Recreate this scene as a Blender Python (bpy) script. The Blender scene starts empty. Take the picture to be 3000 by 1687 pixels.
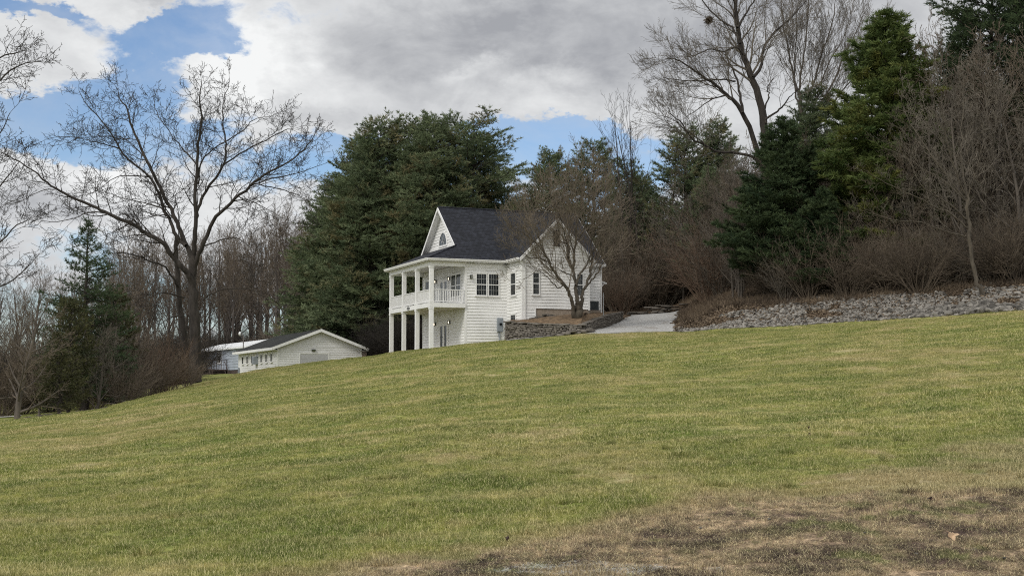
import bpy, math, random
import numpy as np
from mathutils import Vector, Matrix, Euler

D = bpy.data
scn = bpy.context.scene
COL = scn.collection
R = math.radians

# ------------------------------------------------------------------ camera
EYE = 1.6
PITCH = math.atan(294.5 / 4000.0)
cam_d = D.cameras.new("camera")
cam = D.objects.new("camera", cam_d)
COL.objects.link(cam)
cam_d.sensor_width = 36.0
cam_d.lens = 48.0
cam_d.clip_start = 0.1
cam_d.clip_end = 6000
cam.location = (0, 0, EYE)
cam.rotation_euler = (R(90) + PITCH, 0, 0)
scn.camera = cam

# ------------------------------------------------------------------ light / exposure
SUN_EL, SUN_AZ = 42.0, 218.0          # azimuth clockwise from +Y (the view direction)
scn.view_settings.view_transform = 'Standard'
scn.view_settings.look = 'None'
scn.view_settings.gamma = 1.0
scn.view_settings.exposure = 0.20
scn.cycles.use_denoising = False
scn.cycles.use_adaptive_sampling = False
scn.cycles.max_bounces = 4
scn.cycles.diffuse_bounces = 3
scn.cycles.glossy_bounces = 2
scn.cycles.transmission_bounces = 2
scn.cycles.sample_clamp_indirect = 3.0
scn.cycles.caustics_reflective = False
scn.cycles.filter_width = 1.1
sun_d = D.lights.new("sun", 'SUN')
sun_d.energy = 1.25
sun_d.angle = R(14)
sun_d.color = (1.0, 0.955, 0.88)
sun = D.objects.new("sun", sun_d)
COL.objects.link(sun)
_a, _e = R(SUN_AZ), R(SUN_EL)
sdir = Vector((math.sin(_a) * math.cos(_e), math.cos(_a) * math.cos(_e), math.sin(_e)))
sun.rotation_euler = sdir.to_track_quat('Z', 'Y').to_euler()


# ------------------------------------------------------------------ node helper
class NB:
    """tiny node-expression builder"""
    def __init__(s, nt):
        s.nt = nt
        s.N = nt.nodes
        s.L = nt.links

    def new(s, t, **kw):
        n = s.N.new(t)
        for k, v in kw.items():
            setattr(n, k, v)
        return n

    def put(s, sock, v):
        if v is None:
            return
        if isinstance(v, bpy.types.NodeSocket):
            s.L.new(v, sock)
        elif isinstance(v, (tuple, list)):
            if len(v) == 3 and sock.type == 'RGBA':
                v = (*v, 1)
            sock.default_value = v
        else:
            sock.default_value = v

    def m(s, op, a, b=None, c=None, clamp=False):
        n = s.new('ShaderNodeMath', operation=op, use_clamp=clamp)
        for i, v in enumerate((a, b, c)):
            if v is not None:
                s.put(n.inputs[i], v)
        return n.outputs[0]

    def vm(s, op, a, b=None, scale=None):
        n = s.new('ShaderNodeVectorMath', operation=op)
        s.put(n.inputs[0], a)
        if b is not None:
            s.put(n.inputs[1], b)
        if scale is not None:
            s.put(n.inputs[3], scale)
        return n.outputs[1] if op in ('LENGTH', 'DOT_PRODUCT', 'DISTANCE') else n.outputs[0]

    def sep(s, v):
        n = s.new('ShaderNodeSeparateXYZ')
        s.put(n.inputs[0], v)
        return n.outputs

    def comb(s, x, y, z):
        n = s.new('ShaderNodeCombineXYZ')
        for i, v in enumerate((x, y, z)):
            s.put(n.inputs[i], v)
        return n.outputs[0]

    def noise(s, vec, scale, detail=4, rough=0.55, dist=0.0, col=False):
        n = s.new('ShaderNodeTexNoise')
        s.put(n.inputs['Vector'], vec)
        n.inputs['Scale'].default_value = scale
        n.inputs['Detail'].default_value = detail
        n.inputs['Roughness'].default_value = rough
        n.inputs['Distortion'].default_value = dist
        return n.outputs['Color' if col else 'Fac']

    def step(s, v, a, b):
        n = s.new('ShaderNodeMapRange', interpolation_type='SMOOTHSTEP')
        s.put(n.inputs[0], v)
        n.inputs[1].default_value = a
        n.inputs[2].default_value = b
        return n.outputs[0]

    def mix(s, f, a, b):
        n = s.new('ShaderNodeMix', data_type='RGBA')
        s.put(n.inputs[0], f)
        s.put(n.inputs[6], a)
        s.put(n.inputs[7], b)
        return n.outputs[2]

    def mul(s, f, a, b):
        n = s.new('ShaderNodeMix', data_type='RGBA', blend_type='MULTIPLY')
        s.put(n.inputs[0], f)
        s.put(n.inputs[6], a)
        s.put(n.inputs[7], b)
        return n.outputs[2]

    def attr(s, name):
        n = s.new('ShaderNodeAttribute', attribute_name=name)
        return n.outputs['Fac']


# ------------------------------------------------------------------ sky
def px_ray(px, py):
    """direction of a photo pixel: X/Y and Z/Y"""
    x, v = (px - 1500) / 4000.0, (843.5 - py) / 4000.0
    y = math.cos(PITCH) - v * math.sin(PITCH)
    z = math.sin(PITCH) + v * math.cos(PITCH)
    return x / y, z / y


def ae(px, py):
    u, w = px_ray(px, py)
    return math.atan(u), math.atan(w / math.sqrt(1 + u * u))


world = D.worlds.new("World")
scn.world = world
world.use_nodes = True
nt = world.node_tree
nt.nodes.clear()
b = NB(nt)
sky = b.new('ShaderNodeTexSky', sky_type='NISHITA', sun_disc=False, sun_elevation=R(SUN_EL),
            sun_rotation=R(SUN_AZ), air_density=1.0, dust_density=0.6, ozone_density=1.5)
gen = b.new('ShaderNodeTexCoord').outputs['Generated']
gx, gy, gz = b.sep(gen)
az = b.m('ARCTAN2', gx, gy)
el = b.m('ARCSINE', gz)
# warp so that cloud outlines are ragged
nv = b.comb(b.m('MULTIPLY', az, 1.0), b.m('MULTIPLY', el, 1.7), b.m('MULTIPLY', gy, 0.3))
n_big = b.noise(nv, 5.0, 3, 0.5)
n_mid = b.noise(nv, 13.0, 10, 0.60, 0.35)
n_fin = b.noise(nv, 34.0, 7, 0.6, 0.5)
_w1 = b.sep(b.noise(nv, 9.0, 6, 0.6, 0.0, True))
_w2 = b.sep(b.noise(nv, 30.0, 6, 0.65, 0.0, True))
az = b.m('ADD', az, b.m('ADD', b.m('MULTIPLY', b.m('SUBTRACT', _w1[0], .5), .10), b.m('MULTIPLY', b.m('SUBTRACT', _w2[0], .5), .045)))
el = b.m('ADD', el, b.m('ADD', b.m('MULTIPLY', b.m('SUBTRACT', _w1[1], .5), .07), b.m('MULTIPLY', b.m('SUBTRACT', _w2[1], .5), .035)))


def blob(cx, cy, sx, sy, w, rot=0.0):
    a0, e0 = ae(cx, cy)
    da = b.m('SUBTRACT', az, a0)
    de = b.m('SUBTRACT', el, e0)
    if rot:
        c, s_ = math.cos(R(rot)), math.sin(R(rot))
        da2 = b.m('ADD', b.m('MULTIPLY', da, c), b.m('MULTIPLY', de, s_))
        de = b.m('SUBTRACT', b.m('MULTIPLY', de, c), b.m('MULTIPLY', da, s_))
        da = da2
    r2 = b.m('ADD', b.m('POWER', b.m('ABSOLUTE', b.m('MULTIPLY', da, 4000.0 / sx)), 2.0),
             b.m('POWER', b.m('ABSOLUTE', b.m('MULTIPLY', de, 4000.0 / sy)), 2.0))
    return b.m('MULTIPLY', b.m('EXPONENT', b.m('MULTIPLY', r2, -1.0)), w)


def total(items):
    t = None
    for i in items:
        v = blob(*i)
        t = v if t is None else b.m('ADD', t, v)
    return t


COVER = [(1180, 120, 520, 270, 1.2), (1750, 120, 500, 250, 1.2), (2600, 120, 800, 600, 1.5), (880, 300, 330, 130, 1.0, 12),
         (330, 5, 230, 75, 1.9), (60, -10, 60, 30, .6), (-40, 110, 160, 60, .75), (170, 175, 290, 80, 1.2), (110, 270, 150, 45, .75),
         (330, 590, 520, 95, 1.15), (60, 500, 200, 70, .8), (1545, 385, 65, 60, .75), (620, 220, 130, 70, .75),
         (1250, 790, 1500, 190, .9), (780, 440, 120, 60, .3), (1720, 330, 120, 45, .45), (-500, 300, 350, 400, .8),
         (560, 330, 90, 55, .45)]
HOLES = [(560, 110, 170, 75, -1.05), (130, 60, 130, 35, -.8), (420, 240, 110, 50, -.5), (250, 400, 380, 70, -.75),
         (1640, 375, 130, 45, -1.0), (1470, 430, 120, 55, -1.0), (1760, 450, 170, 60, -.8), (1950, 500, 120, 60, -.5), (930, 460, 160, 50, -.55), (640, 170, 70, 30, -.4)]
fn = b.m('ADD', b.m('MULTIPLY', b.m('SUBTRACT', n_mid, 0.5), 2.3), b.m('MULTIPLY', b.m('SUBTRACT', n_fin, 0.5), 0.9))
outside = b.m('ADD', b.step(b.m('ABSOLUTE', az), 0.55, 0.9), b.step(el, 0.35, 0.5), clamp=True)
cov = b.m('ADD', b.m('ADD', total(COVER + HOLES), fn), b.m('ADD', b.m('MULTIPLY', outside, 0.95), -0.42))
mask = b.m('MAXIMUM', b.step(cov, -0.14, 0.38), b.m('MULTIPLY', b.step(n_mid, .3, .75), .34))
DARK = [(1450, 110, 420, 130, .8), (1050, 100, 200, 130, .35), (1980, 60, 420, 230, .62), (2600, 100, 500, 500, .62), (880, 330, 140, 60, .3),
        (960, 340, 260, 35, .35), (470, 15, 90, 40, .75), (130, 620, 200, 45, .55), (1340, 300, 160, 40, .3), (330, 140, 70, 22, .3), (1500, 180, 300, 30, .2)]
BRI = [(1390, 190, 75, 30, -.6), (680, 190, 130, 120, -.6), (800, 130, 120, 160, -.35), (1520, 310, 200, 60, -.35), (330, 540, 300, 40, -.5), (760, 100, 90, 90, -.35)]
dark = b.m('ADD', b.m('ADD', total(DARK + BRI), b.m('MULTIPLY', b.m('SUBTRACT', n_mid, 0.5), 1.9)),
           b.m('MULTIPLY', b.m('SUBTRACT', n_big, 0.42), 0.9))
dark = b.m('ADD', dark, b.m('MULTIPLY', b.m('SUBTRACT', n_fin, 0.5), 0.5))
dark = b.m('SUBTRACT', dark, b.m('MULTIPLY', outside, 0.5))
dark = b.m('DIVIDE', b.m('ADD', dark, .50), 1.62, clamp=True)
CL = 10.0
white = tuple(c * CL for c in (0.80, 0.81, 0.81))
grey = tuple(c * CL for c in (0.325, 0.335, 0.36))
cloud = b.mix(dark, white, grey)
bright = b.step(b.m('SUBTRACT', cov, b.m('MULTIPLY', dark, 1.2)), 0.15, 0.9)
cloud = b.mix(b.m('MULTIPLY', outside, 0.5), cloud, tuple(c * CL for c in (1.05, 1.05, 1.05)))  # unseen clouds beyond the view made brighter to light the house walls
skyc = b.mul(1.0, sky.outputs[0], (0.92, 1.0, 1.12))
final = b.mix(mask, skyc, cloud)
bg = b.new('ShaderNodeBackground')
b.put(bg.inputs[0], final)
bg.inputs[1].default_value = 0.1
out = b.new('ShaderNodeOutputWorld')
nt.links.new(bg.outputs[0], out.inputs[0])
world.cycles.sampling_method = 'MANUAL'
world.cycles.sample_map_resolution = 512

# ------------------------------------------------------------------ terrain
# knots: photo x -> (depth, height above the eye)
KN = [
    (-1500, [(45, -1.5), (60, -1.7), (120, -1.3), (200, 1), (420, 3)]),
    (0,    [(62, -1.57), (76, -2.0), (120, -1.25), (200, .2), (420, 1)]),
    (300,  [(72, -1.10), (82, -1.45), (120, -.6), (200, .9), (420, 2)]),
    (600,  [(92, .32), (103, .35), (130, 1.15), (200, 2), (420, 4)]),
    (800,  [(104, 1.58), (112, 1.3), (130, 1.4), (200, 2.6), (420, 6)]),
    (960,  [(106, 2.2), (114, 1.7), (130, 1.6), (200, 3.4), (420, 9)]),
    (1150, [(98, 2.55), (104, 2.6), (125, 2.5), (200, 7), (420, 20)]),
    (1263, [(93, 2.72), (105, 2.8), (125, 2.9), (200, 8), (420, 22)]),
    (1366, [(92, 2.97), (105, 3.1), (125, 3.6), (200, 9), (420, 24)]),
    (1480, [(90, 3.10), (105, 3.7), (125, 5), (200, 12), (420, 30)]),
    (1700, [(88, 3.45), (112, 5.75), (130, 7.6), (200, 15), (420, 34)]),
    (1986, [(85, 3.46), (110, 6.05), (130, 9), (200, 18), (420, 40)]),
    (2100, [(83.5, 3.50), (91, 5.2), (130, 11), (200, 20), (420, 44)]),
    (2300, [(80, 3.56), (89, 5.9), (130, 13), (200, 24), (420, 50)]),
    (2600, [(76, 3.77), (86, 6.3), (130, 14.5), (200, 27), (420, 56)]),
    (3000, [(70, 3.93), (80.5, 6.4), (125, 15), (200, 29), (420, 60)]),
    (4500, [(60, 3.93), (72, 6.4), (120, 15), (200, 29), (420, 60)]),
]
_ku = np.array([(k[0] - 1500) / 4000 for k in KN])
_kY = np.array([[p[0] for p in k[1]] for k in KN])
_kZ = np.array([[p[1] for p in k[1]] for k in KN])


def _vnoise(x, y, seed=0):
    xi, yi = np.floor(x), np.floor(y)
    fx, fy = x - xi, y - yi
    fx, fy = fx * fx * (3 - 2 * fx), fy * fy * (3 - 2 * fy)

    def h(a, c):
        t = np.sin(a * 127.1 + c * 311.7 + seed * 74.7) * 43758.5453
        return t - np.floor(t)
    return (h(xi, yi) * (1 - fx) + h(xi + 1, yi) * fx) * (1 - fy) + (h(xi, yi + 1) * (1 - fx) + h(xi + 1, yi + 1) * fx) * fy


def _raw(X, Y):
    X = np.asarray(X, float)
    Y = np.asarray(Y, float)
    u = X / np.maximum(Y, 6.0)
    kY = [np.interp(u, _ku, _kY[:, j]) for j in range(5)]
    kZ = [np.interp(u, _ku, _kZ[:, j]) for j in range(5)]
    t = np.clip((Y - 9) / (kY[0] - 9), 0, 1)
    z = -EYE + (kZ[0] + EYE) * t ** 1.15
    for j in range(4):
        f = np.clip((Y - kY[j]) / (kY[j + 1] - kY[j]), 0, 1)
        z = z + (kZ[j + 1] - kZ[j]) * f
    far = np.maximum(Y - 420, 0)
    z = z + far * np.interp(u, [-.3, -.05, .1], [.012, .02, .05])
    return z + EYE, t


GU = np.concatenate([np.linspace(-1.6, -.45, 14)[:-1], np.linspace(-.45, .45, 241), np.linspace(.45, 1.6, 14)[1:]])
GY = np.concatenate([[-3000, -300, -40, 0, 4, 8], np.linspace(9, 30, 60), np.linspace(30.5, 125, 230), np.geomspace(126, 3000, 50)])
_UU, _YY = np.meshgrid(GU, GY)
_XX = _UU * np.maximum(_YY, 8.0)
_neg = _YY < 8
_XX[_neg] = (_UU * 8.0 + _UU * np.maximum(0, -_YY) * 1.0)[_neg]
_ZZ, _TT = _raw(_XX, _YY)
# soften the creases
for _ in range(3):
    Z2 = _ZZ.copy()
    Z2[1:-1, 1:-1] = (_ZZ[1:-1, 1:-1] * 2 + _ZZ[:-2, 1:-1] + _ZZ[2:, 1:-1] + _ZZ[1:-1, :-2] + _ZZ[1:-1, 2:]) / 6
    _m = (_YY > 12) & (_YY < 118)
    _ZZ[_m] = Z2[_m]
_bump = (_vnoise(_XX / 1.7, _YY / 2.3, 1) - .5) * .05 + (_vnoise(_XX / 6, _YY / 7, 2) - .5) * .16 + (_vnoise(_XX / .6, _YY / .8, 3) - .5) * .025
_ZZ += _bump * np.clip((_YY - 2) / 8, 0, 1) * np.where(_YY < 130, 1, 3)


def gz(X, Y):
    """height of the ground sheet"""
    X = np.asarray(X, float)
    Y = np.asarray(Y, float)
    u = np.clip(X / np.maximum(Y, 8.0), GU[0], GU[-1] - 1e-6)
    y = np.clip(Y, GY[0], GY[-1] - 1e-6)
    i = np.clip(np.searchsorted(GU, u, 'right') - 1, 0, len(GU) - 2)
    j = np.clip(np.searchsorted(GY, y, 'right') - 1, 0, len(GY) - 2)
    fu = (u - GU[i]) / (GU[i + 1] - GU[i])
    fy = (y - GY[j]) / (GY[j + 1] - GY[j])
    r = (_ZZ[j, i] * (1 - fu) + _ZZ[j, i + 1] * fu) * (1 - fy) + (_ZZ[j + 1, i] * (1 - fu) + _ZZ[j + 1, i + 1] * fu) * fy
    return float(r) if r.ndim == 0 else r


def crest_y(u):
    return np.interp(u, _ku, _kY[:, 0])


def at(px, py, Y):
    """world point seen at a photo pixel at depth Y"""
    u, w = px_ray(px, py)
    return Vector((u * Y, Y, EYE + w * Y))


def gat(px, Y, dz=0.0, py=1000):
    u, _ = px_ray(px, py)
    return Vector((u * Y, Y, gz(u * Y, Y) + dz))


# ------------------------------------------------------------------ objects helper
def where(px, names):
    """name of the stretch of the photo a column falls in: names = [(px limit, text), ...]"""
    for lim, txt in names:
        if px < lim:
            return txt
    return names[-1][1]


def tag(o, label=None, cat=None, group=None, kind=None):
    if label: o['label'] = label
    if cat: o['category'] = cat
    if group: o['group'] = group
    if kind: o['kind'] = kind
    return o


def link(name, me, mat=None, parent=None, smooth=False):
    if mat is not None and not me.materials:
        me.materials.append(mat)
    if smooth:
        me.polygons.foreach_set('use_smooth', [True] * len(me.polygons))
    o = D.objects.new(name, me)
    COL.objects.link(o)
    if parent is not None:
        o.parent = parent
    return o


def empty(name, loc=(0, 0, 0), rz=0.0, **kw):
    o = D.objects.new(name, None)
    COL.objects.link(o)
    o.location = loc
    o.rotation_euler = (0, 0, rz)
    o.empty_display_size = 0.3
    return tag(o, **kw)


def np_mesh(name, V, F, attrs=None):
    """V (n,3), F (m,k) index arrays of equal k, attrs {name: per-vertex floats}"""
    me = D.meshes.new(name)
    V = np.asarray(V, np.float32)
    F = np.asarray(F, np.int32)
    k = F.shape[1]
    me.vertices.add(len(V))
    me.vertices.foreach_set('co', V.ravel())
    me.loops.add(F.size)
    me.loops.foreach_set('vertex_index', F.ravel())
    me.polygons.add(len(F))
    me.polygons.foreach_set('loop_start', np.arange(0, F.size, k, dtype=np.int32))
    me.polygons.foreach_set('loop_total', np.full(len(F), k, np.int32))
    me.update(calc_edges=True)
    for a, v in (attrs or {}).items():
        at_ = me.attributes.new(a, 'FLOAT', 'POINT')
        at_.data.foreach_set('value', np.asarray(v, np.float32))
    return me


class MB:
    """collects faces of one mesh"""
    def __init__(s):
        s.v, s.f = [], []

    def quad(s, *p):
        n = len(s.v)
        s.v += [tuple(q) for q in p]
        s.f.append(tuple(range(n, n + len(p))))

    def box(s, x0, x1, y0, y1, z0, z1):
        n = len(s.v)
        s.v += [(x, y, z) for z in (z0, z1) for y in (y0, y1) for x in (x0, x1)]
        s.f += [tuple(n + i for i in q) for q in ((0, 2, 3, 1), (4, 5, 7, 6), (0, 1, 5, 4), (2, 6, 7, 3), (0, 4, 6, 2), (1, 3, 7, 5))]

    def prism(s, pts, d):
        """polygon (list of 3-D points) extruded by vector d"""
        n, k = len(s.v), len(pts)
        s.v += [tuple(p) for p in pts] + [tuple(Vector(p) + Vector(d)) for p in pts]
        s.f.append(tuple(n + i for i in range(k)))
        s.f.append(tuple(n + k + i for i in reversed(range(k))))
        for i in range(k):
            j = (i + 1) % k
            s.f.append((n + i, n + k + i, n + k + j, n + j))

    def beam(s, p0, p1, w, h, up=(0, 0, 1)):
        p0, p1 = Vector(p0), Vector(p1)
        d = (p1 - p0).normalized()
        sx = d.cross(Vector(up)).normalized() * w / 2
        sz = sx.cross(d).normalized() * h / 2
        s.prism([p0 - sx - sz, p0 + sx - sz, p0 + sx + sz, p0 - sx + sz], p1 - p0)

    def tube(s, pts, rads, sides=8, cap=True):
        n0 = len(s.v)
        pts = [Vector(p) for p in pts]
        if not hasattr(rads, '__len__'):
            rads = [rads] * len(pts)
        ref = Vector((0.31, 0.95, 0.07))
        for i, p in enumerate(pts):
            d = (pts[min(i + 1, len(pts) - 1)] - pts[max(i - 1, 0)]).normalized()
            a = d.cross(ref)
            if a.length < 1e-3:
                a = d.cross(Vector((1, 0, 0)))
            a.normalize()
            c = d.cross(a)
            for k in range(sides):
                t = 2 * math.pi * k / sides
                s.v.append(tuple(p + (a * math.cos(t) + c * math.sin(t)) * rads[i]))
        for i in range(len(pts) - 1):
            for k in range(sides):
                k2 = (k + 1) % sides
                a0 = n0 + i * sides
                s.f.append((a0 + k, a0 + k2, a0 + sides + k2, a0 + sides + k))
        if cap:
            s.f.append(tuple(n0 + k for k in reversed(range(sides))))
            s.f.append(tuple(n0 + (len(pts) - 1) * sides + k for k in range(sides)))

    def build_each(s, name, mat, parent=None):
        """one object for every connected piece"""
        par = list(range(len(s.v)))

        def find(i):
            while par[i] != i:
                par[i] = par[par[i]]
                i = par[i]
            return i
        for f in s.f:
            for i in f[1:]:
                par[find(i)] = find(f[0])
        g = {}
        for f in s.f:
            g.setdefault(find(f[0]), []).append(f)
        for fs in g.values():
            q = MB()
            idx = {}
            for f in fs:
                for i in f:
                    if i not in idx:
                        idx[i] = len(q.v)
                        q.v.append(s.v[i])
                q.f.append(tuple(idx[i] for i in f))
            q.build(name, mat, parent)

    def build(s, name, mat, parent=None, smooth=False):
        me = D.meshes.new(name)
        me.from_pydata(s.v, [], s.f)
        me.update()
        return link(name, me, mat, parent, smooth)


# ------------------------------------------------------------------ materials
def material(name):
    m = D.materials.new(name)
    m.use_nodes = True
    nt = m.node_tree
    bs = nt.nodes['Principled BSDF']
    return m, NB(nt), bs


def simple(name, col, rough=0.6, var=0.0, scale=3.0, metal=0.0, spec=0.3, bump=0.0, stretch=(1, 1, 1)):
    m, b, bs = material(name)
    bs.inputs['Roughness'].default_value = rough
    bs.inputs['Metallic'].default_value = metal
    bs.inputs['Specular IOR Level'].default_value = spec
    if var or bump:
        tc = b.new('ShaderNodeTexCoord').outputs['Object']
        v = b.vm('MULTIPLY', tc, stretch)
        n = b.noise(v, scale, 6, 0.6)
        lo = tuple(c * (1 - var) for c in col)
        hi = tuple(min(1, c * (1 + var)) for c in col)
        b.put(bs.inputs['Base Color'], b.mix(b.step(n, .3, .7), lo, hi))
        if bump:
            bn = b.new('ShaderNodeBump')
            bn.inputs['Strength'].default_value = bump
            bn.inputs['Distance'].default_value = 0.02
            b.put(bn.inputs['Height'], n)
            b.put(bs.inputs['Normal'], bn.outputs[0])
    else:
        bs.inputs['Base Color'].default_value = (*col, 1)
    return m


def emit(name, col, st):
    m, b, bs = material(name)
    bs.inputs['Base Color'].default_value = (*col, 1)
    bs.inputs['Emission Color'].default_value = (*col, 1)
    bs.inputs['Emission Strength'].default_value = st
    m.cycles.emission_sampling = 'NONE'
    return m


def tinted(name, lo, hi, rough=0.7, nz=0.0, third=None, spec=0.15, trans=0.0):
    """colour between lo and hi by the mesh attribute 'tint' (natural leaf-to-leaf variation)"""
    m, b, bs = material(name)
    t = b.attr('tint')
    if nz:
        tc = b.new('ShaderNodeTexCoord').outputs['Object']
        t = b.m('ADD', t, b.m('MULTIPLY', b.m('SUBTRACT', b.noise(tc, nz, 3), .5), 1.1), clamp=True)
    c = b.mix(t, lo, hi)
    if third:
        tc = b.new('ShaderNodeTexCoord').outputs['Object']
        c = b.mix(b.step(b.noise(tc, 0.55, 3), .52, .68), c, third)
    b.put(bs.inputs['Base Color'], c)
    bs.inputs['Roughness'].default_value = rough
    bs.inputs['Specular IOR Level'].default_value = spec
    if trans:
        tr = b.new('ShaderNodeBsdfTranslucent')
        b.put(tr.inputs[0], c)
        mx = b.new('ShaderNodeMixShader')
        mx.inputs[0].default_value = trans
        b.L.new(bs.outputs[0], mx.inputs[1])
        b.L.new(tr.outputs[0], mx.inputs[2])
        o = [n for n in b.N if n.type == 'OUTPUT_MATERIAL'][0]
        b.L.new(mx.outputs[0], o.inputs[0])
    return m


M = {}
M['siding'] = simple('white_siding', (.82, .82, .81), .55, .08, .7, bump=0)
M['siding_b'] = simple('white_siding_garage', (.72, .72, .715), .6, .06, .6)
M['trim'] = simple('white_trim', (.80, .80, .79), .5, .04, 1.5)
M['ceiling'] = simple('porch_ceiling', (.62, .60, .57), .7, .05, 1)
M['glass'] = simple('window_glass', (.010, .014, .016), .07, .5, 1.3, spec=.28)
M['lamp_metal'] = simple('lamp_metal', (.06, .07, .05), .5)
M['bulb'] = emit('lamp_bulb', (1, .86, .68), 1.3)
M['bulb_off'] = simple('unlit_lamp_glass', (.3, .3, .28), .3)
M['muntin'] = simple('window_grille', (.42, .43, .42), .6)
M['meter'] = simple('meter_grey', (.27, .30, .33), .5, .08, 4)
M['steel'] = simple('galvanised_steel', (.30, .31, .31), .45, .15, 8, metal=.4)
M['ac'] = simple('ac_casing', (.045, .055, .06), .5, .2, 4)
M['concrete'] = simple('foundation_concrete', (.30, .25, .20), .9, .15, 3, bump=.3)
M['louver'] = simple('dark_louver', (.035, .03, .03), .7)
M['plaque'] = simple('house_number_plaque', (.10, .10, .10), .5)
M['numeral'] = simple('house_number_numerals', (.6, .6, .6), .5)
M['door_grey'] = simple('garage_door_panel', (.47, .47, .48), .5, .04, 1)
M['trailer'] = simple('trailer_siding', (.36, .40, .46), .6, .08, .7)
M['metal_roof'] = simple('white_metal_roof', (.82, .83, .84), .35, .06, .6)
M['deck_wood'] = simple('weathered_deck_wood', (.075, .055, .05), .85, .3, 5, stretch=(1, 1, .3))
M['deck_post'] = simple('grey_deck_post', (.20, .18, .17), .85, .2, 5)
M['far_wall'] = simple('far_house_wall', (.20, .21, .24), .8, .1, 1)
M['fence_wood'] = simple('brown_bridge_wood', (.10, .075, .065), .9, .25, 2)
M['grey_road'] = simple('pale_road', (.42, .40, .37), .9, .15, 3)


def roof_mat(name, col):
    m, b, bs = material(name)
    tc = b.new('ShaderNodeTexCoord').outputs['Object']
    x, y, z = b.sep(tc)
    v = b.comb(b.m('ADD', x, b.m('MULTIPLY', y, .35)), b.m('MULTIPLY', z, 1.52), 0.0)
    br = b.new('ShaderNodeTexBrick')
    b.put(br.inputs['Vector'], v)
    br.inputs['Scale'].default_value = 1.0
    br.inputs['Brick Width'].default_value = .33
    br.inputs['Row Height'].default_value = .2
    br.inputs['Mortar Size'].default_value = .022
    br.inputs['Mortar Smooth'].default_value = .6
    br.inputs['Bias'].default_value = -.1
    br.inputs['Color1'].default_value = (*[c * .65 for c in col], 1)
    br.inputs['Color2'].default_value = (*[c * 1.5 for c in col], 1)
    br.inputs['Mortar'].default_value = (*[c * .3 for c in col], 1)
    n = b.noise(tc, 1.1, 5, .6)
    streak = b.noise(b.comb(b.m('MULTIPLY', x, 3.0), b.m('MULTIPLY', y, .4), b.m('MULTIPLY', z, .4)), 1.0, 4)
    c = b.mul(.8, br.outputs[0], b.mix(n, (.55, .55, .6), (1.5, 1.5, 1.5)))
    c = b.mix(b.m('MULTIPLY', b.step(streak, .5, .75), .35), c, tuple(k * 2.3 for k in col))
    b.put(bs.inputs['Base Color'], c)
    bs.inputs['Roughness'].default_value = .85
    bs.inputs['Specular IOR Level'].default_value = .25
    bn = b.new('ShaderNodeBump')
    bn.inputs['Strength'].default_value = .5
    bn.inputs['Distance'].default_value = .015
    b.put(bn.inputs['Height'], br.outputs[1])
    bn.invert = True
    b.put(bs.inputs['Normal'], bn.outputs[0])
    return m


M['roof'] = roof_mat('dark_blue_shingles', (.020, .022, .029))
M['roof_b'] = roof_mat('dark_grey_shingles', (.022, .023, .020))


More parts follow.
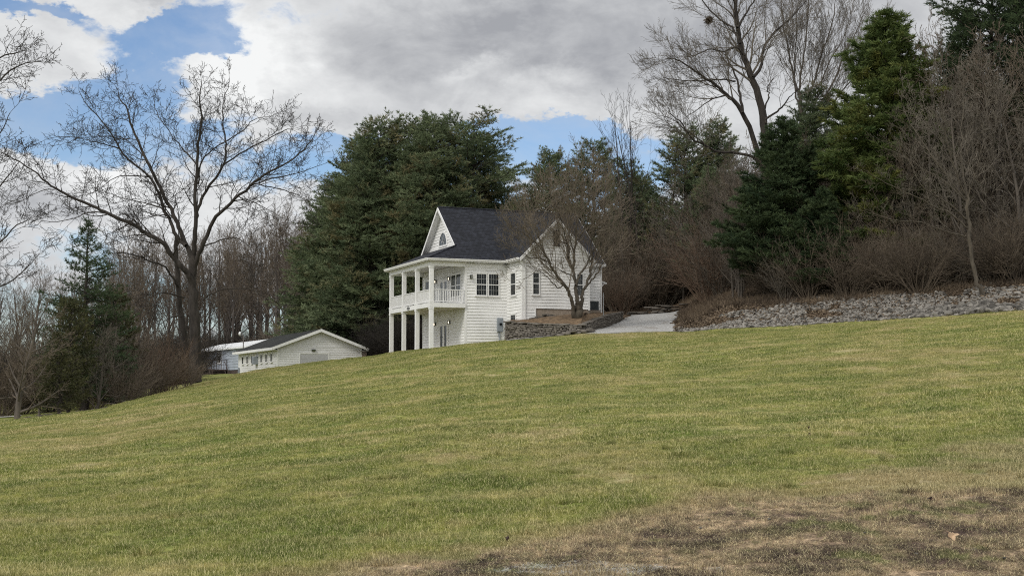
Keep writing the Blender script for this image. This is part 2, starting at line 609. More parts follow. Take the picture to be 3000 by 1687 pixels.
# lawn colour as a function of the place in the world, shared by ground and grass blades
def lawn_colour(b, blade=False):
    pos = b.new('ShaderNodeNewGeometry').outputs['Position']
    x, y, z = b.sep(pos)
    flat = b.comb(x, b.m('MULTIPLY', y, .62), 0.0)
    n1 = b.noise(flat, .11, 4, .55)
    n2 = b.noise(flat, .5, 5, .6)
    n3 = b.noise(flat, 2.2, 4, .6)
    n4 = b.noise(flat, 7.0, 4, .7)
    green = b.mix(b.step(n2, .3, .7), (.150, .192, .045), (.305, .310, .102))
    green = b.mix(b.step(n1, .48, .68), green, (.31, .29, .12))
    green = b.mix(b.m('MULTIPLY', b.step(n3, .55, .8), .6), green, (.105, .145, .045))
    nearf = b.m('SUBTRACT', 1.0, b.step(y, 25, 60))
    streak = b.noise(b.comb(b.m('MULTIPLY', x, .10), b.m('MULTIPLY', y, .55), 0.0), 1.0, 5, .62)
    green = b.mix(b.m('MULTIPLY', b.step(streak, .50, .66), .6), green, (.42, .38, .20))
    n5 = b.noise(b.comb(x, b.m('MULTIPLY', y, .8), 0.0), 1.15, 4, .65)
    green = b.mul(.85, green, b.mix(b.step(n5, .34, .66), (.72, .80, .68), (1.28, 1.2, 1.3)))
    green = b.mul(.9, green, b.mix(b.step(n4, .3, .7), (.6, .62, .55), (1.35, 1.32, 1.3)))
    straw = b.mix(n3, (.38, .33, .18), (.50, .42, .26))
    sm = b.m('ADD', b.m('MULTIPLY', n2, .6), b.m('ADD', b.m('MULTIPLY', n3, .25), b.m('MULTIPLY', n1, .35)))
    c = b.mix(b.m('MULTIPLY', b.step(sm, .62, .74), .85), green, straw)
    # worn, dead strip in the near right
    line = b.m('ADD', b.m('MULTIPLY', x, 1.17), 13.7)
    d_all = b.m('SUBTRACT', line, y)
    d = b.m('SUBTRACT', b.m('MINIMUM', line, b.m('ADD', b.m('MULTIPLY', x, .16), 16.0)), y)
    weak = b.step(b.m('ADD', d_all, b.m('ADD', b.m('MULTIPLY', b.m('SUBTRACT', n2, .5), 9.0), b.m('MULTIPLY', b.m('SUBTRACT', n3, .5), 5.0))), .8, 2.6)
    c = b.mix(b.m('MULTIPLY', weak, .62), c, b.mix(n3, (.30, .245, .17), (.46, .38, .26)))
    dn = b.m('ADD', d, b.m('MULTIPLY', b.m('SUBTRACT', n2, .5), 4.0))
    dn = b.m('ADD', dn, b.m('MULTIPLY', b.m('SUBTRACT', n3, .5), 1.6))
    worn = b.step(dn, -.55, .75)
    # green tongue inside the worn strip
    gx_ = b.m('MULTIPLY', b.m('SUBTRACT', x, 5.4), .38)
    gy_ = b.m('MULTIPLY', b.m('SUBTRACT', y, 16.6), .75)
    gr = b.m('EXPONENT', b.m('MULTIPLY', b.m('ADD', b.m('MULTIPLY', gx_, gx_), b.m('MULTIPLY', gy_, gy_)), -1.0))
    gm = b.step(b.m('ADD', gr, b.m('MULTIPLY', b.m('SUBTRACT', n3, .5), 1.3)), .42, .62)
    worn = b.m('MULTIPLY', worn, b.m('SUBTRACT', 1.0, gm))
    pat = b.noise(flat, 1.15, 5, .65)
    pat = b.m('ADD', pat, b.m('MULTIPLY', b.m('SUBTRACT', 1.0, b.step(dn, .2, 2.2)), .13))
    dead = b.mix(b.step(pat, .40, .60), (.105, .078, .070), (.40, .325, .24))
    dead = b.mul(1.0, dead, b.mix(b.step(n4, .3, .7), (.45, .43, .42), (1.4, 1.35, 1.3)))
    dead = b.mix(b.m('MULTIPLY', b.step(n3, .5, .7), .55), dead, (.165, .155, .075))
    gsp = b.step(b.noise(flat, .85, 5, .7), .54, .62)
    dead = b.mix(b.m('MULTIPLY', gsp, .7), dead, (.17, .19, .07))
    fr = b.m('SUBTRACT', 1.0, b.step(b.m('ABSOLUTE', b.m('ADD', b.m('SUBTRACT', dn, .1), 0.0)), .1, .9))
    c = b.mix(b.m('MULTIPLY', fr, .55), c, (.38, .30, .17))
    c = b.mix(worn, c, dead)
    return c, worn, pos, n2


def ground_mat():
    m, b, bs = material('ground_turf')
    c, worn, pos, n2 = lawn_colour(b)
    x, y, z = b.sep(pos)
    fine = b.noise(b.comb(x, b.m('MULTIPLY', y, .5), 0.0), 11.0, 6, .75)
    vf = b.noise(b.comb(x, b.m('MULTIPLY', y, .35), 0.0), 70.0, 4, .8)
    c = b.mul(b.m('MULTIPLY', worn, .9), c, b.mix(b.step(vf, .35, .65), (.45, .42, .4), (1.6, 1.5, 1.4)))
    c = b.mul(1.0, c, b.mix(b.step(fine, .3, .72), (.50, .50, .47), (1.25, 1.25, 1.2)))
    # pale gravel showing through where the turf is worn
    gn = b.noise(pos, 38, 3, .8)
    gx_ = b.m('MULTIPLY', b.m('SUBTRACT', x, .75), 1.1)
    gy_ = b.m('MULTIPLY', b.m('SUBTRACT', y, 11.9), 2.0)
    gp = b.m('EXPONENT', b.m('MULTIPLY', b.m('ADD', b.m('MULTIPLY', gx_, gx_), b.m('MULTIPLY', gy_, gy_)), -1.0))
    gp2 = b.m('ADD', gp, b.m('MULTIPLY', b.m('SUBTRACT', b.noise(b.comb(x, b.m('MULTIPLY', y, .5), 0.), 1.6, 4), .5), 2.2))
    gmask = b.m('MULTIPLY', b.m('MULTIPLY', b.step(gp2, .4, .6), b.step(gn, .46, .54)), worn)
    c = b.mix(gmask, c, b.mix(gn, (.30, .31, .29), (.55, .55, .52)))
    # dead leaves under the woods
    lz = b.attr('litter')
    ln = b.noise(pos, 1.4, 6, .7)
    ln2 = b.noise(pos, 16.0, 5, .85)
    leaf = b.mix(ln, (.055, .042, .032), (.185, .142, .100))
    leaf = b.mul(.9, leaf, b.mix(b.step(ln2, .3, .7), (.3, .29, .28), (1.7, 1.6, 1.5)))
    lm = b.step(b.m('ADD', lz, b.m('MULTIPLY', b.m('SUBTRACT', ln, .5), .5)), .38, .62)
    c = b.mix(lm, c, leaf)
    b.put(bs.inputs['Base Color'], c)
    bs.inputs['Roughness'].default_value = .95
    bs.inputs['Specular IOR Level'].default_value = .1
    bn = b.new('ShaderNodeBump')
    bn.inputs['Strength'].default_value = .8
    bn.inputs['Distance'].default_value = .05
    b.put(bn.inputs['Height'], fine)
    b.put(bs.inputs['Normal'], bn.outputs[0])
    return m


def blade_mat():
    m, b, bs = material('grass_blades')
    c, worn, pos, n2 = lawn_colour(b, True)
    t = b.attr('tint')
    c = b.mix(b.m('MULTIPLY', b.step(t, .6, .9), .65), c, (.55, .50, .31))
    c = b.mul(1.0, c, b.mix(t, (.55, .6, .5), (1.5, 1.45, 1.35)))
    b.put(bs.inputs['Base Color'], c)
    bs.inputs['Roughness'].default_value = .7
    bs.inputs['Specular IOR Level'].default_value = .2
    tr = b.new('ShaderNodeBsdfTranslucent')
    b.put(tr.inputs[0], c)
    mx = b.new('ShaderNodeMixShader')
    mx.inputs[0].default_value = .3
    b.L.new(bs.outputs[0], mx.inputs[1])
    b.L.new(tr.outputs[0], mx.inputs[2])
    o = [n for n in b.N if n.type == 'OUTPUT_MATERIAL'][0]
    b.L.new(mx.outputs[0], o.inputs[0])
    return m


M['ground'] = ground_mat()
M['blade'] = blade_mat()


def stone_mat(name, lo, hi, sc=5):
    m, b, bs = material(name)
    tc = b.new('ShaderNodeTexCoord').outputs['Object']
    t = b.attr('tint')
    rnd = b.new('ShaderNodeObjectInfo').outputs['Random']
    n = b.noise(tc, sc, 6, .65)
    f = b.m('ADD', b.m('MULTIPLY', b.m('ADD', t, rnd), .55), b.m('MULTIPLY', b.m('SUBTRACT', n, .5), .9), clamp=True)
    b.put(bs.inputs['Base Color'], b.mix(f, lo, hi))
    bs.inputs['Roughness'].default_value = .9
    bs.inputs['Specular IOR Level'].default_value = .2
    bn = b.new('ShaderNodeBump')
    bn.inputs['Strength'].default_value = .6
    bn.inputs['Distance'].default_value = .03
    b.put(bn.inputs['Height'], n)
    b.put(bs.inputs['Normal'], bn.outputs[0])
    return m




def gravel_mat():
    m, b, bs = material('crushed_stone')
    pos = b.new('ShaderNodeNewGeometry').outputs['Position']
    n1 = b.noise(pos, 7.0, 6, .85)
    n2 = b.noise(b.vm('MULTIPLY', pos, (1.2, .35, 1)), .8, 4, .6)
    c = b.mix(b.step(n1, .3, .7), (.24, .235, .225), (.56, .555, .54))
    c = b.mix(b.m('MULTIPLY', b.step(n2, .5, .66), .55), c, (.24, .21, .18))
    b.put(bs.inputs['Base Color'], c)
    bs.inputs['Roughness'].default_value = .95
    bn = b.new('ShaderNodeBump')
    bn.inputs['Strength'].default_value = 1
    bn.inputs['Distance'].default_value = .04
    b.put(bn.inputs['Height'], n1)
    b.put(bs.inputs['Normal'], bn.outputs[0])
    return m


M['wall_stone'] = stone_mat('field_stone', (.035, .031, .027), (.21, .19, .165))
M['rock'] = stone_mat('grey_limestone', (.045, .042, .037), (.39, .365, .325), 3)
M['gravel'] = gravel_mat()
M['mulch'] = simple('leafy_mulch', (.155, .105, .062), .95, .5, 4, bump=.8)
M['bark_dark'] = simple('dark_bark', (.042, .036, .031), .9, .4, 4, bump=.6, stretch=(1, 1, .25))
M['bark_grey'] = simple('grey_bark', (.105, .09, .075), .9, .35, 4, bump=.5, stretch=(1, 1, .25))
M['bark_yard'] = simple('yard_tree_bark', (.085, .072, .055), .9, .35, 5, bump=.5, stretch=(1, 1, .3))
M['twig_dark'] = simple('dark_twigs', (.036, .031, .027), .85, .25, 1)
M['twig_brown'] = simple('brown_twigs', (.135, .108, .080), .85, .3, .8)
M['twig_grey'] = simple('grey_twigs', (.140, .122, .098), .85, .3, .8)
M['twig_red'] = simple('reddish_brush', (.145, .100, .070), .85, .35, .6)
M['twig_yard'] = simple('yard_tree_twigs', (.165, .135, .10), .85, .25, .8)
M['wood_far'] = simple('far_wood_bark', (.11, .095, .085), .9, .35, .6)
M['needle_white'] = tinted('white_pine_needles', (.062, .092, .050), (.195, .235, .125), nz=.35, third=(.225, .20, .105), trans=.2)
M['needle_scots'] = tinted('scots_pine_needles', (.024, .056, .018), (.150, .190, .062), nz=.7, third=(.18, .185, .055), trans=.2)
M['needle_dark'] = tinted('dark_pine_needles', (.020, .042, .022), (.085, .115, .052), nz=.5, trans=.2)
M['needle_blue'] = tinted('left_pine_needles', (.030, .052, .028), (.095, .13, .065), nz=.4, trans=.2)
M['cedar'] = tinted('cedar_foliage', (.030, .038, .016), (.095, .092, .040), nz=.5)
M['dry_leaf'] = tinted('dry_brown_leaves', (.045, .032, .020), (.10, .07, .045))

# ------------------------------------------------------------------ ground sheet
def make_ground():
    ny, nx = _ZZ.shape
    V = np.stack([_XX.ravel(), _YY.ravel(), _ZZ.ravel()], 1)
    idx = np.arange(ny * nx).reshape(ny, nx)
    F = np.stack([idx[:-1, :-1].ravel(), idx[:-1, 1:].ravel(), idx[1:, 1:].ravel(), idx[1:, :-1].ravel()], 1)
    u = _XX / np.maximum(_YY, 8)
    px = u * 4000 + 1500
    cy = crest_y(u)
    # litter: bank on the right, woods behind the house, under the left-hand trees
    lit = np.clip((_YY - cy - .6) / 1.2, 0, 1) * np.clip((px - 1960) / 60, 0, 1)
    lit = np.maximum(lit, np.clip((_YY - 113) / 3, 0, 1) * np.clip((px - 1050) / 60, 0, 1))
    lit = np.maximum(lit, np.clip((_YY - 148) / 8, 0, 1))
    lit = np.maximum(lit, .85 * np.clip(1 - np.abs(_YY - cy - 9) / 8.5, 0, 1) * np.clip((720 - px) / 120, 0, 1) * (_YY > cy + .5))
    lit = np.maximum(lit, .9 * np.clip((_YY - 88.5) / 1.5, 0, 1) * np.clip((px - 1700) / 20, 0, 1))
    lit[_YY < 30] = 0
    me = np_mesh('ground', V, F, {'litter': lit.ravel()})
    o = link('ground', me, M['ground'], smooth=True)
    tag(o, kind='structure')


make_ground()


def drape(name, rows, mat, dz=.015, n=14, kind='structure'):
    """sheet over the ground between left and right photo columns: rows = (Y, px_left, px_right)"""
    V, F = [], []
    rr = []
    for (Y0, l0, r0), (Y1, l1, r1) in zip(rows, rows[1:]):
        k = max(1, int((Y1 - Y0) / .45))
        rr += [(Y0 + (Y1 - Y0) * i / k, l0 + (l1 - l0) * i / k, r0 + (r1 - r0) * i / k) for i in range(k)]
    rr.append(rows[-1])
    rng = random.Random(5)
    for Y, l, r in rr:
        l += rng.uniform(-9, 9)
        r += rng.uniform(-9, 9)
        for i in range(n + 1):
            u = (l + (r - l) * i / n - 1500) / 4000
            V.append((u * Y, Y, gz(u * Y, Y) + dz))
    for j in range(len(rr) - 1):
        for i in range(n):
            a = j * (n + 1) + i
            F.append((a, a + 1, a + n + 2, a + n + 1))
    me = np_mesh(name, V, F)
    return tag(link(name, me, mat, smooth=True), kind=kind)


drape('driveway', [(86.3, 1700, 2010), (89, 1722, 1990), (95, 1758, 1968), (104, 1815, 1978), (109, 1846, 1984), (110.6, 1850, 1986)], M['gravel'], .03)
drape('gravel_path', [(89.3, 1478, 1730), (90.3, 1478, 1730)], M['gravel'], .03, 60)
drape('far_road', [(84, -120, 60), (86.5, -120, 66)], M['grey_road'], .03, 20)

# ------------------------------------------------------------------ house (local x = along the side wall, y = away, z above its floor)
YAW = R(22.05)


class Frame:
    def __init__(s, X, Y, zrel, yaw=YAW):
        s.X, s.Y, s.yaw = X, Y, yaw
        s.c, s.s = math.cos(yaw), math.sin(yaw)
        s.z0 = EYE + zrel

    def world(s, x, y, z=0):
        return Vector((s.X + s.c * x - s.s * y, s.Y + s.s * x + s.c * y, s.z0 + z))

    def x_at(s, px, y, py=850):
        u, _ = px_ray(px, py)
        # X + c x - s y = u (Y + s x + c y)
        return (u * (s.Y + s.c * y) - s.X + s.s * y) / (s.c - u * s.s)

    def y_at(s, px, x, py=850):
        u, _ = px_ray(px, py)
        return (s.X + s.c * x - u * (s.Y + s.s * x)) / (s.s + u * s.c)

    def z_at(s, px, py, x, y):
        _, w = px_ray(px, py)
        return EYE + w * (s.Y + s.s * x + s.c * y) - s.z0


HF = Frame(-5.63, 95.0, 2.8)


def siding(mb, p0, p1, z0, z1, n, clip=None, course=.21, out_=.038):
    """lap siding between plan points p0 and p1; n = outward normal (plan); clip(z) -> (a, b) range 0..1"""
    p0, p1, n = Vector((*p0, 0)), Vector((*p1, 0)), Vector((*n, 0)).normalized()
    z = z0
    while z < z1 - 1e-4:
        zt = min(z + course, z1)
        a0, b0 = clip(z) if clip else (0, 1)
        a1, b1 = clip(zt) if clip else (0, 1)
        if b0 - a0 < .002 and b1 - a1 < .002:
            break
        P = lambda f, zz, o: p0 + (p1 - p0) * f + n * o + Vector((0, 0, zz))
        mb.quad(P(a0, z, out_), P(b0, z, out_), P(b1, zt, .004), P(a1, zt, .004))
        mb.quad(P(a0, z, 0), P(b0, z, 0), P(b0, z, out_), P(a0, z, out_))
        z = zt
    # backing sheet so the wall has a solid core
    a0, b0 = clip(z0) if clip else (0, 1)
    a1, b1 = clip(z1) if clip else (0, 1)
    P = lambda f, zz: p0 + (p1 - p0) * f - n * .09 + Vector((0, 0, zz))
    mb.quad(P(a0, z0), P(b0, z0), P(b1, z1), P(a1, z1))


def window(parent, org, ax, nrm, x0, x1, z0, z1, muntin=(3, 2), sash=True, units=1, fr=.07, name='window', mat='trim'):
    """double-hung window on a wall: org + ax * x; nrm = outward"""
    org, ax, nrm = Vector(org), Vector(ax), Vector(nrm)
    m, g, mu = MB(), MB(), MB()

    def bx(mb, a, c, za, zb, d0, d1):
        q = [org + ax * a + nrm * d0, org + ax * c + nrm * d0, org + ax * c + nrm * d1, org + ax * a + nrm * d1]
        mb.prism([(p.x, p.y, p.z + za) for p in q], (0, 0, zb - za))
    bx(m, x0 - .02, x1 + .02, z1, z1 + .1, 0, .07)
    bx(m, x0 - .05, x1 + .05, z0 - .07, z0, 0, .10)
    w = (x1 - x0) / units
    for k in range(units):
        a, c = x0 + k * w, x0 + (k + 1) * w
        bx(m, a, a + fr, z0, z1, 0, .066)
        bx(m, c - fr, c, z0, z1, 0, .064)
        a += fr
        c -= fr
        bx(m, a, c, z1 - .05, z1, 0, .06)
        bx(m, a, c, z0, z0 + .05, 0, .06)
        if sash:
            zm = (z0 + z1) / 2
            bx(m, a, c, zm - .03, zm + .03, 0, .058)
            ranges = ((z0 + .05, zm - .03), (zm + .03, z1 - .05))
        else:
            ranges = ((z0 + .05, z1 - .05),)
        for za, zb in ranges:
            for i in range(1, muntin[0]):
                xx = a + (c - a) * i / muntin[0]
                bx(mu, xx - .008, xx + .008, za, zb, .03, .044)
            for i in range(1, muntin[1]):
                zz = za + (zb - za) * i / muntin[1]
                bx(mu, a, c, zz - .008, zz + .008, .03, .042)
        bx(g, a, c, z0 + .05, z1 - .05, .0, .034)
    f = m.build(name, M[mat], parent)
    g.build('pane', M['glass'], f)
    if mu.v:
        mu.build('grille', M['muntin'], f)
    return f


def wall_lamp(parent, p, nrm, lit=True):
    p, nrm = Vector(p), Vector(nrm)
    m = MB()
    q = p + nrm * .03
    m.beam(p, p + nrm * .06, .10, .20)
    c = p + nrm * .14
    m.beam(c + Vector((0, 0, .10)), c + Vector((0, 0, .14)), .17, .17, up=nrm)
    m.beam(c + Vector((0, 0, -.15)), c + Vector((0, 0, -.12)), .12, .12, up=nrm)
    side = nrm.cross(Vector((0, 0, 1)))
    for a in (-1, 1):
        for k in (-1, 1):
            e = c + side * a * .065 + nrm * k * .065
            m.beam(e + Vector((0, 0, -.13)), e + Vector((0, 0, .11)), .018, .018, up=nrm)
    o = m.build('wall_lamp', M['lamp_metal'], parent)
    g = MB()
    g.tube([c + Vector((0, 0, z)) for z in (-.10, -.04, .04, .09)], [.015, .035, .03, .01], 8)
    g.build('bulb', M['bulb' if lit else 'bulb_off'], o, True)
    return o


def house():
    H = empty('house', (HF.X, HF.Y, HF.z0), YAW,
              label='white two-storey house with dark shingle roof and double porch on the rise', cat='house')
    E1, E2, UP = (0, 1, 0), (1, 0, 0), (0, 0, 1)
    W, X0, XE = 9.42, 2.53, 13.14
    WX0, WX1, WY = 5.68, 10.82, -2.86
    zb = -1.2
    k = .84

    def zr(s):
        return 6.25 + k * (s + .4)
    # --- walls
    m = MB(); siding(m, (X0, 0), (WX0, 0), -.55, 6.03, (0, -1)); m.build('side_wall', M['siding'], H)
    m = MB(); siding(m, (WX1, 0), (XE, 0), 2.55, 6.03, (0, -1)); m.build('side_wall', M['siding'], H)
    m = MB(); siding(m, (X0, 0), (X0, W), zb, 6.03, (-1, 0)); m.build('porch_wall', M['siding'], H)
    m = MB(); siding(m, (X0 - .001, W), (XE, W), zb, 6.03, (0, 1)); m.build('rear_wall', M['siding'], H)

    def gclip(z):
        s = min(4.71, (z - 6.25) / k - .4)
        s = max(s, 0)
        return (s / W, 1 - s / W)
    m = MB(); siding(m, (XE, 0), (XE, W), zb, 6.03, (1, 0)); siding(m, (XE, 0), (XE, W), 6.03, 10.4, (1, 0), gclip); m.build('end_wall', M['siding'], H)
    m = MB(); siding(m, (X0, 0), (X0, W), 7.42, 10.35, (-1, 0), gclip); m.build('front_gable', M['siding'], H)
    m = MB()
    siding(m, (WX0, 0), (WX0, WY), .6, 6.03, (-1, 0)); m.build('wing_left_wall', M['siding'], H)
    m = MB()
    siding(m, (WX1, 0), (WX1, WY), 2.55, 6.03, (1, 0)); m.build('wing_right_wall', M['siding'], H)
    m = MB()
    wl = WX1 - WX0

    def wclip(z):
        s = max(0, min(wl / 2, z - 6.55))
        return (s / wl, 1 - s / wl)
    siding(m, (WX0, WY), (WX0 + 1.0, WY), 1.0, 2.76, (0, -1))
    siding(m, (WX0, WY), (WX1, WY), 2.76, 6.2, (0, -1))
    siding(m, (WX0, WY), (WX1, WY), 6.2, 9.05, (0, -1), wclip)
    m.build('wing_gable_wall', M['siding'], H)
    m = MB(); m.box(WX0 + 1.0, WX1 - .02, WY + .03, WY + .25, .8, 2.74); m.box(WX1, XE, .02, .2, .8, 2.53)
    m.box(WX1 - .2, WX1 - .02, WY + .26, 0, .8, 2.53); m.build_each('foundation', M['concrete'], H)
    # --- corner boards
    def cb(x, y, z0, z1, w=.13, p=.035):
        q = MB(); q.box(x - w / 2 if p > 0 else x, x + w / 2, y - p, y + p, z0, z1); return q
    m = MB()
    m.box(X0 - .04, X0 + .10, -.04, -.001, -.6, 6.04); m.box(X0 - .04, X0 - .001, 0, .12, -.6, 6.04)
    m.box(X0 - .04, X0 - .001, W - .12, W + .04, -.8, 6.04)
    m.box(WX0 - .04, WX0 + .10, WY - .04, WY - .001, .95, 6.04); m.box(WX0 - .04, WX0 - .001, WY, WY + .10, .95, 6.04)
    m.box(WX1 - .10, WX1 + .04, WY - .04, WY - .001, 2.7, 6.04)
    m.box(XE - .12, XE + .04, -.04, -.001, 2.5, 6.04)
    m.box(WX0 + .93, WX0 + 1.03, WY - .036, WY - .002, 1.0, 2.75)
    m.build_each('corner_board', M['trim'], H)
    # --- roof slabs
    T = (0, 0, -.13)
    m = MB()
    m.prism([(-.4, -.4, zr(-.4)), (13.3, -.4, zr(-.4)), (13.3, 4.71, zr(4.71)), (2.08, 4.71, zr(4.71)), (2.08, .86, zr(.86))], T)
    m.prism([(-.4, 9.82, zr(-.4)), (2.08, 8.56, zr(.86)), (2.08, 4.712, zr(4.71)), (13.3, 4.712, zr(4.71)), (13.3, 9.82, zr(-.4))], T)
    m.prism([(-.402, 9.82, 6.252), (-.402, -.4, 6.252), (2.56, 1.12, 7.53), (2.56, 8.3, 7.53)], T)
    m.prism([(5.36, WY - .32, 6.235), (8.25, WY - .32, 9.125), (8.25, 3.2, 9.125), (5.36, -.45, 6.235)], (0, 0, -.14))
    m.prism([(8.2501, WY - .32, 9.125), (11.14, WY - .32, 6.235), (11.14, -.45, 6.235), (8.2501, 3.2, 9.125)], (0, 0, -.14))
    rf = m.build('roof', M['roof'], H)
    m = MB()
    m.tube([(2.06, 4.71, zr(4.71) + .01), (13.32, 4.71, zr(4.71) + .01)], .07, 6)
    m.tube([(8.25, WY - .33, 9.13), (8.25, 3.0, 9.13)], .06, 6)
    m.tube([(-.4, -.4, 6.26), (2.2, .93, 7.40)], .05, 6)
    m.build('ridge_cap', M['roof'], rf)
    # --- rake boards
    def rake(mb, x, s0, s1, zf, th=.24, d=.05):
        mb.prism([(x, s0, zf(s0) - .015), (x, s1, zf(s1) - .015), (x, s1, zf(s1) - .015 - th), (x, s0, zf(s0) - .015 - th)], (-d, 0, 0))
    m = MB()
    rake(m, 2.078, .86, 4.71, zr); rake(m, 2.078, 8.56, 4.712, lambda s: zr(W - s))
    rake(m, 13.33, -.4, 4.71, zr, .05, .02); rake(m, 13.33, 9.82, 4.712, lambda s: zr(W - s), .05, .02)
    # gable soffits
    for f, a, c in ((zr, .9, 4.71), (lambda s: zr(W - s), 8.52, 4.712)):
        m.prism([(2.08, a, f(a) - .15), (2.5, a, f(a) - .15), (2.5, c, f(c) - .15), (2.08, c, f(c) - .15)], (0, 0, -.02))
    m.box(2.47, 2.503, 1.27, 8.15, 7.46, 7.62)
    yb = WY - .322
    for sg, xe in ((1, 5.36), (-1, 11.14)):
        m.prism([(xe, yb, 6.225), (8.25, yb, 9.115), (8.25, yb, 8.86), (xe + sg * .02, yb, 5.98)], (0, -.05, 0))
        m.prism([(xe + sg * .1, yb + .01, 6.17), (8.25, yb + .01, 8.97), (8.25, WY - .03, 8.97), (xe + sg * .1, WY - .03, 6.17)], (0, 0, -.02))
    m.build_each('rake_board', M['trim'], H)
    # --- soffit, gutters
    m = MB()
    m.box(-.4, X0, -.4, 9.82, 6.05, 6.075)
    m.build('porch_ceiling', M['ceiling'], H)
    m = MB()
    m.box(X0, 5.4, -.4, -.001, 6.05, 6.075); m.box(11.1, 13.3, -.4, -.001, 6.05, 6.075); m.box(5.36, WX0, -3.1, -.4, 6.05, 6.075)
    m.box(WX1, 11.14, -3.1, -.4, 6.05, 6.075)
    m.build_each('soffit', M['trim'], H)

    def gutter(mb, p0, p1, n):
        p0, p1, n = Vector(p0), Vector(p1), Vector(n)
        prof = [(0, 0), (0, -.17), (.07, -.17), (.12, -.04), (.12, 0), (.10, 0), (.10, -.03), (.06, -.14), (.015, -.14), (.015, 0)]
        mb.prism([p0 + n * a + Vector((0, 0, z)) for a, z in prof], p1 - p0)
    m = MB()
    gutter(m, (-.41, -.53, 6.26), (-.41, 9.83, 6.26), (-1, 0, 0))
    gutter(m, (-.40, -.41, 6.26), (5.34, -.41, 6.26), (0, -1, 0))
    gutter(m, (11.15, -.41, 6.26), (13.31, -.41, 6.26), (0, -1, 0))
    gutter(m, (5.35, -.54, 6.26), (5.35, -3.15, 6.26), (-1, 0, 0))
    gutter(m, (11.15, -.5, 6.26), (11.15, -3.15, 6.26), (1, 0, 0))
    m.build_each('gutter', M['trim'], H)
    for x, y, zlo in ((WX0 + .17, WY - .09, 1.3), (XE - .05, -.09, 2.5)):
        m = MB()
        m.beam((x, y, zlo), (x, y, 5.9), .075, .06, up=(0, 1, 0))
        m.beam((x, y, 5.9), (x - .05, y - .2, 6.1), .07, .06)
        m.build('downspout', M['trim'], H)
    # --- porch deck
    m = MB()
    m.box(-.15, X0 - .03, -.15, 9.57, 2.86, 3.17)
    m.build('porch_deck', M['trim'], H)
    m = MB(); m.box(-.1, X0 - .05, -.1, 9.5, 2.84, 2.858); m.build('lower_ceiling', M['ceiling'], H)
    m = MB(); m.box(-.2, X0 + .3, -.2, 9.6, -1.2, -.05); m.build('patio_slab', M['concrete'], H)
    m = MB()
    m.box(-.14, .14, -.14, 9.56, 5.76, 6.048); m.box(.142, X0 - .042, -.14, .14, 5.76, 6.048); m.box(.142, X0 - .042, 9.28, 9.56, 5.76, 6.048)
    m.box(-.17, -.141, -.17, 9.59, 5.98, 6.046); m.box(-.17, X0 - .042, -.17, -.141, 5.98, 6.046)
    m.build_each('porch_beam', M['trim'], H)
    for y in (0, 3.14, 6.28, 9.42):
        for z0, z1 in ((-.25, 2.855), (3.172, 5.758)):
            m = MB()
            m.box(-.135, .135, y - .135, y + .135, z0, z1)
            m.box(-.16, .16, y - .16, y + .16, z1 - .14, z1 - .002)
            m.box(-.16, .16, y - .16, y + .16, max(z0, -.25) + (.0 if z0 > 0 else .0), z0 + .16)
            m.build('column', M['trim'], H)

    def railing(p0, p1):
        p0, p1 = Vector(p0), Vector(p1)
        d = p1 - p0
        n = int(d.length / .125)
        m = MB()
        m.beam(p0 + Vector((0, 0, .94)), p1 + Vector((0, 0, .94)), .09, .05)
        m.beam(p0 + Vector((0, 0, .12)), p1 + Vector((0, 0, .12)), .06, .06)
        for i in range(1, n):
            q = p0 + d * i / n
            m.beam(q + Vector((0, 0, .14)), q + Vector((0, 0, .92)), .038, .038, up=d.normalized())
        m.build('railing', M['trim'], H)
    z = 3.17
    for a, c in ((.14, 3.0), (3.28, 6.14), (6.42, 9.28)):
        railing((0, a, z), (0, c, z))
    railing((.14, 0, z), (X0 - .05, 0, z))
    railing((.14, 9.42, z), (X0 - .05, 9.42, z))
    # --- windows and doors
    o, ax, nn = (0, 0, 0), (1, 0, 0), (0, -1, 0)
    window(H, (0, -.026, 0), ax, nn, 3.28, 4.15, 3.74, 5.33, muntin=(4, 2))
    window(H, (0, -.026, 0), ax, nn, 4.21, 5.08, 3.74, 5.33, muntin=(4, 2))
    window(H, (WX0 - .026, 0, 0), (0, 1, 0), (-1, 0, 0), -1.85, -.85, 3.72, 5.33, muntin=(1, 1))
    window(H, (WX0 - .026, 0, 0), (0, 1, 0), (-1, 0, 0), -1.85, -.85, 1.45, 2.40, muntin=(2, 2), sash=False)
    window(H, (WX0, WY - .026, 0), ax, nn, .73, 1.30, 3.70, 5.28)
    window(H, (WX0, WY - .026, 0), ax, nn, 4.10, 4.66, 3.70, 5.28)
    px_ = X0 - .026
    window(H, (px_, 0, 0), (0, 1, 0), (-1, 0, 0), .72, 2.85, 3.75, 5.37, units=2, muntin=(2, 2))
    window(H, (px_, 0, 0), (0, 1, 0), (-1, 0, 0), 6.7, 8.7, 3.75, 5.34, units=2, muntin=(2, 2))
    for z0 in (3.17, -.05):
        m, g = MB(), MB()
        a, c, zt = 3.5, 5.45, z0 + 2.08
        d0, d1 = X0 - .027, X0 - .09
        m.box(d1, d0, a, a + .09, z0, zt); m.box(d1, d0, c - .09, c, z0, zt); m.box(d1, d0, a + .09, c - .09, zt - .09, zt)
        for s0, s1 in ((a + .09, (a + c) / 2 - .002), ((a + c) / 2 + .002, c - .09)):
            m.box(d1 + .012, d0, s0, s0 + .2, z0, zt - .09); m.box(d1 + .012, d0, s1 - .2, s1, z0, zt - .09)
            m.box(d1 + .012, d0, s0 + .2, s1 - .2, z0, z0 + .3); m.box(d1 + .012, d0, s0 + .2, s1 - .2, zt - .25, zt - .09)
            g.box(d1 + .03, d0, s0 + .2, s1 - .2, z0 + .3, zt - .25)
        f = m.build('french_door', M['trim'], H)
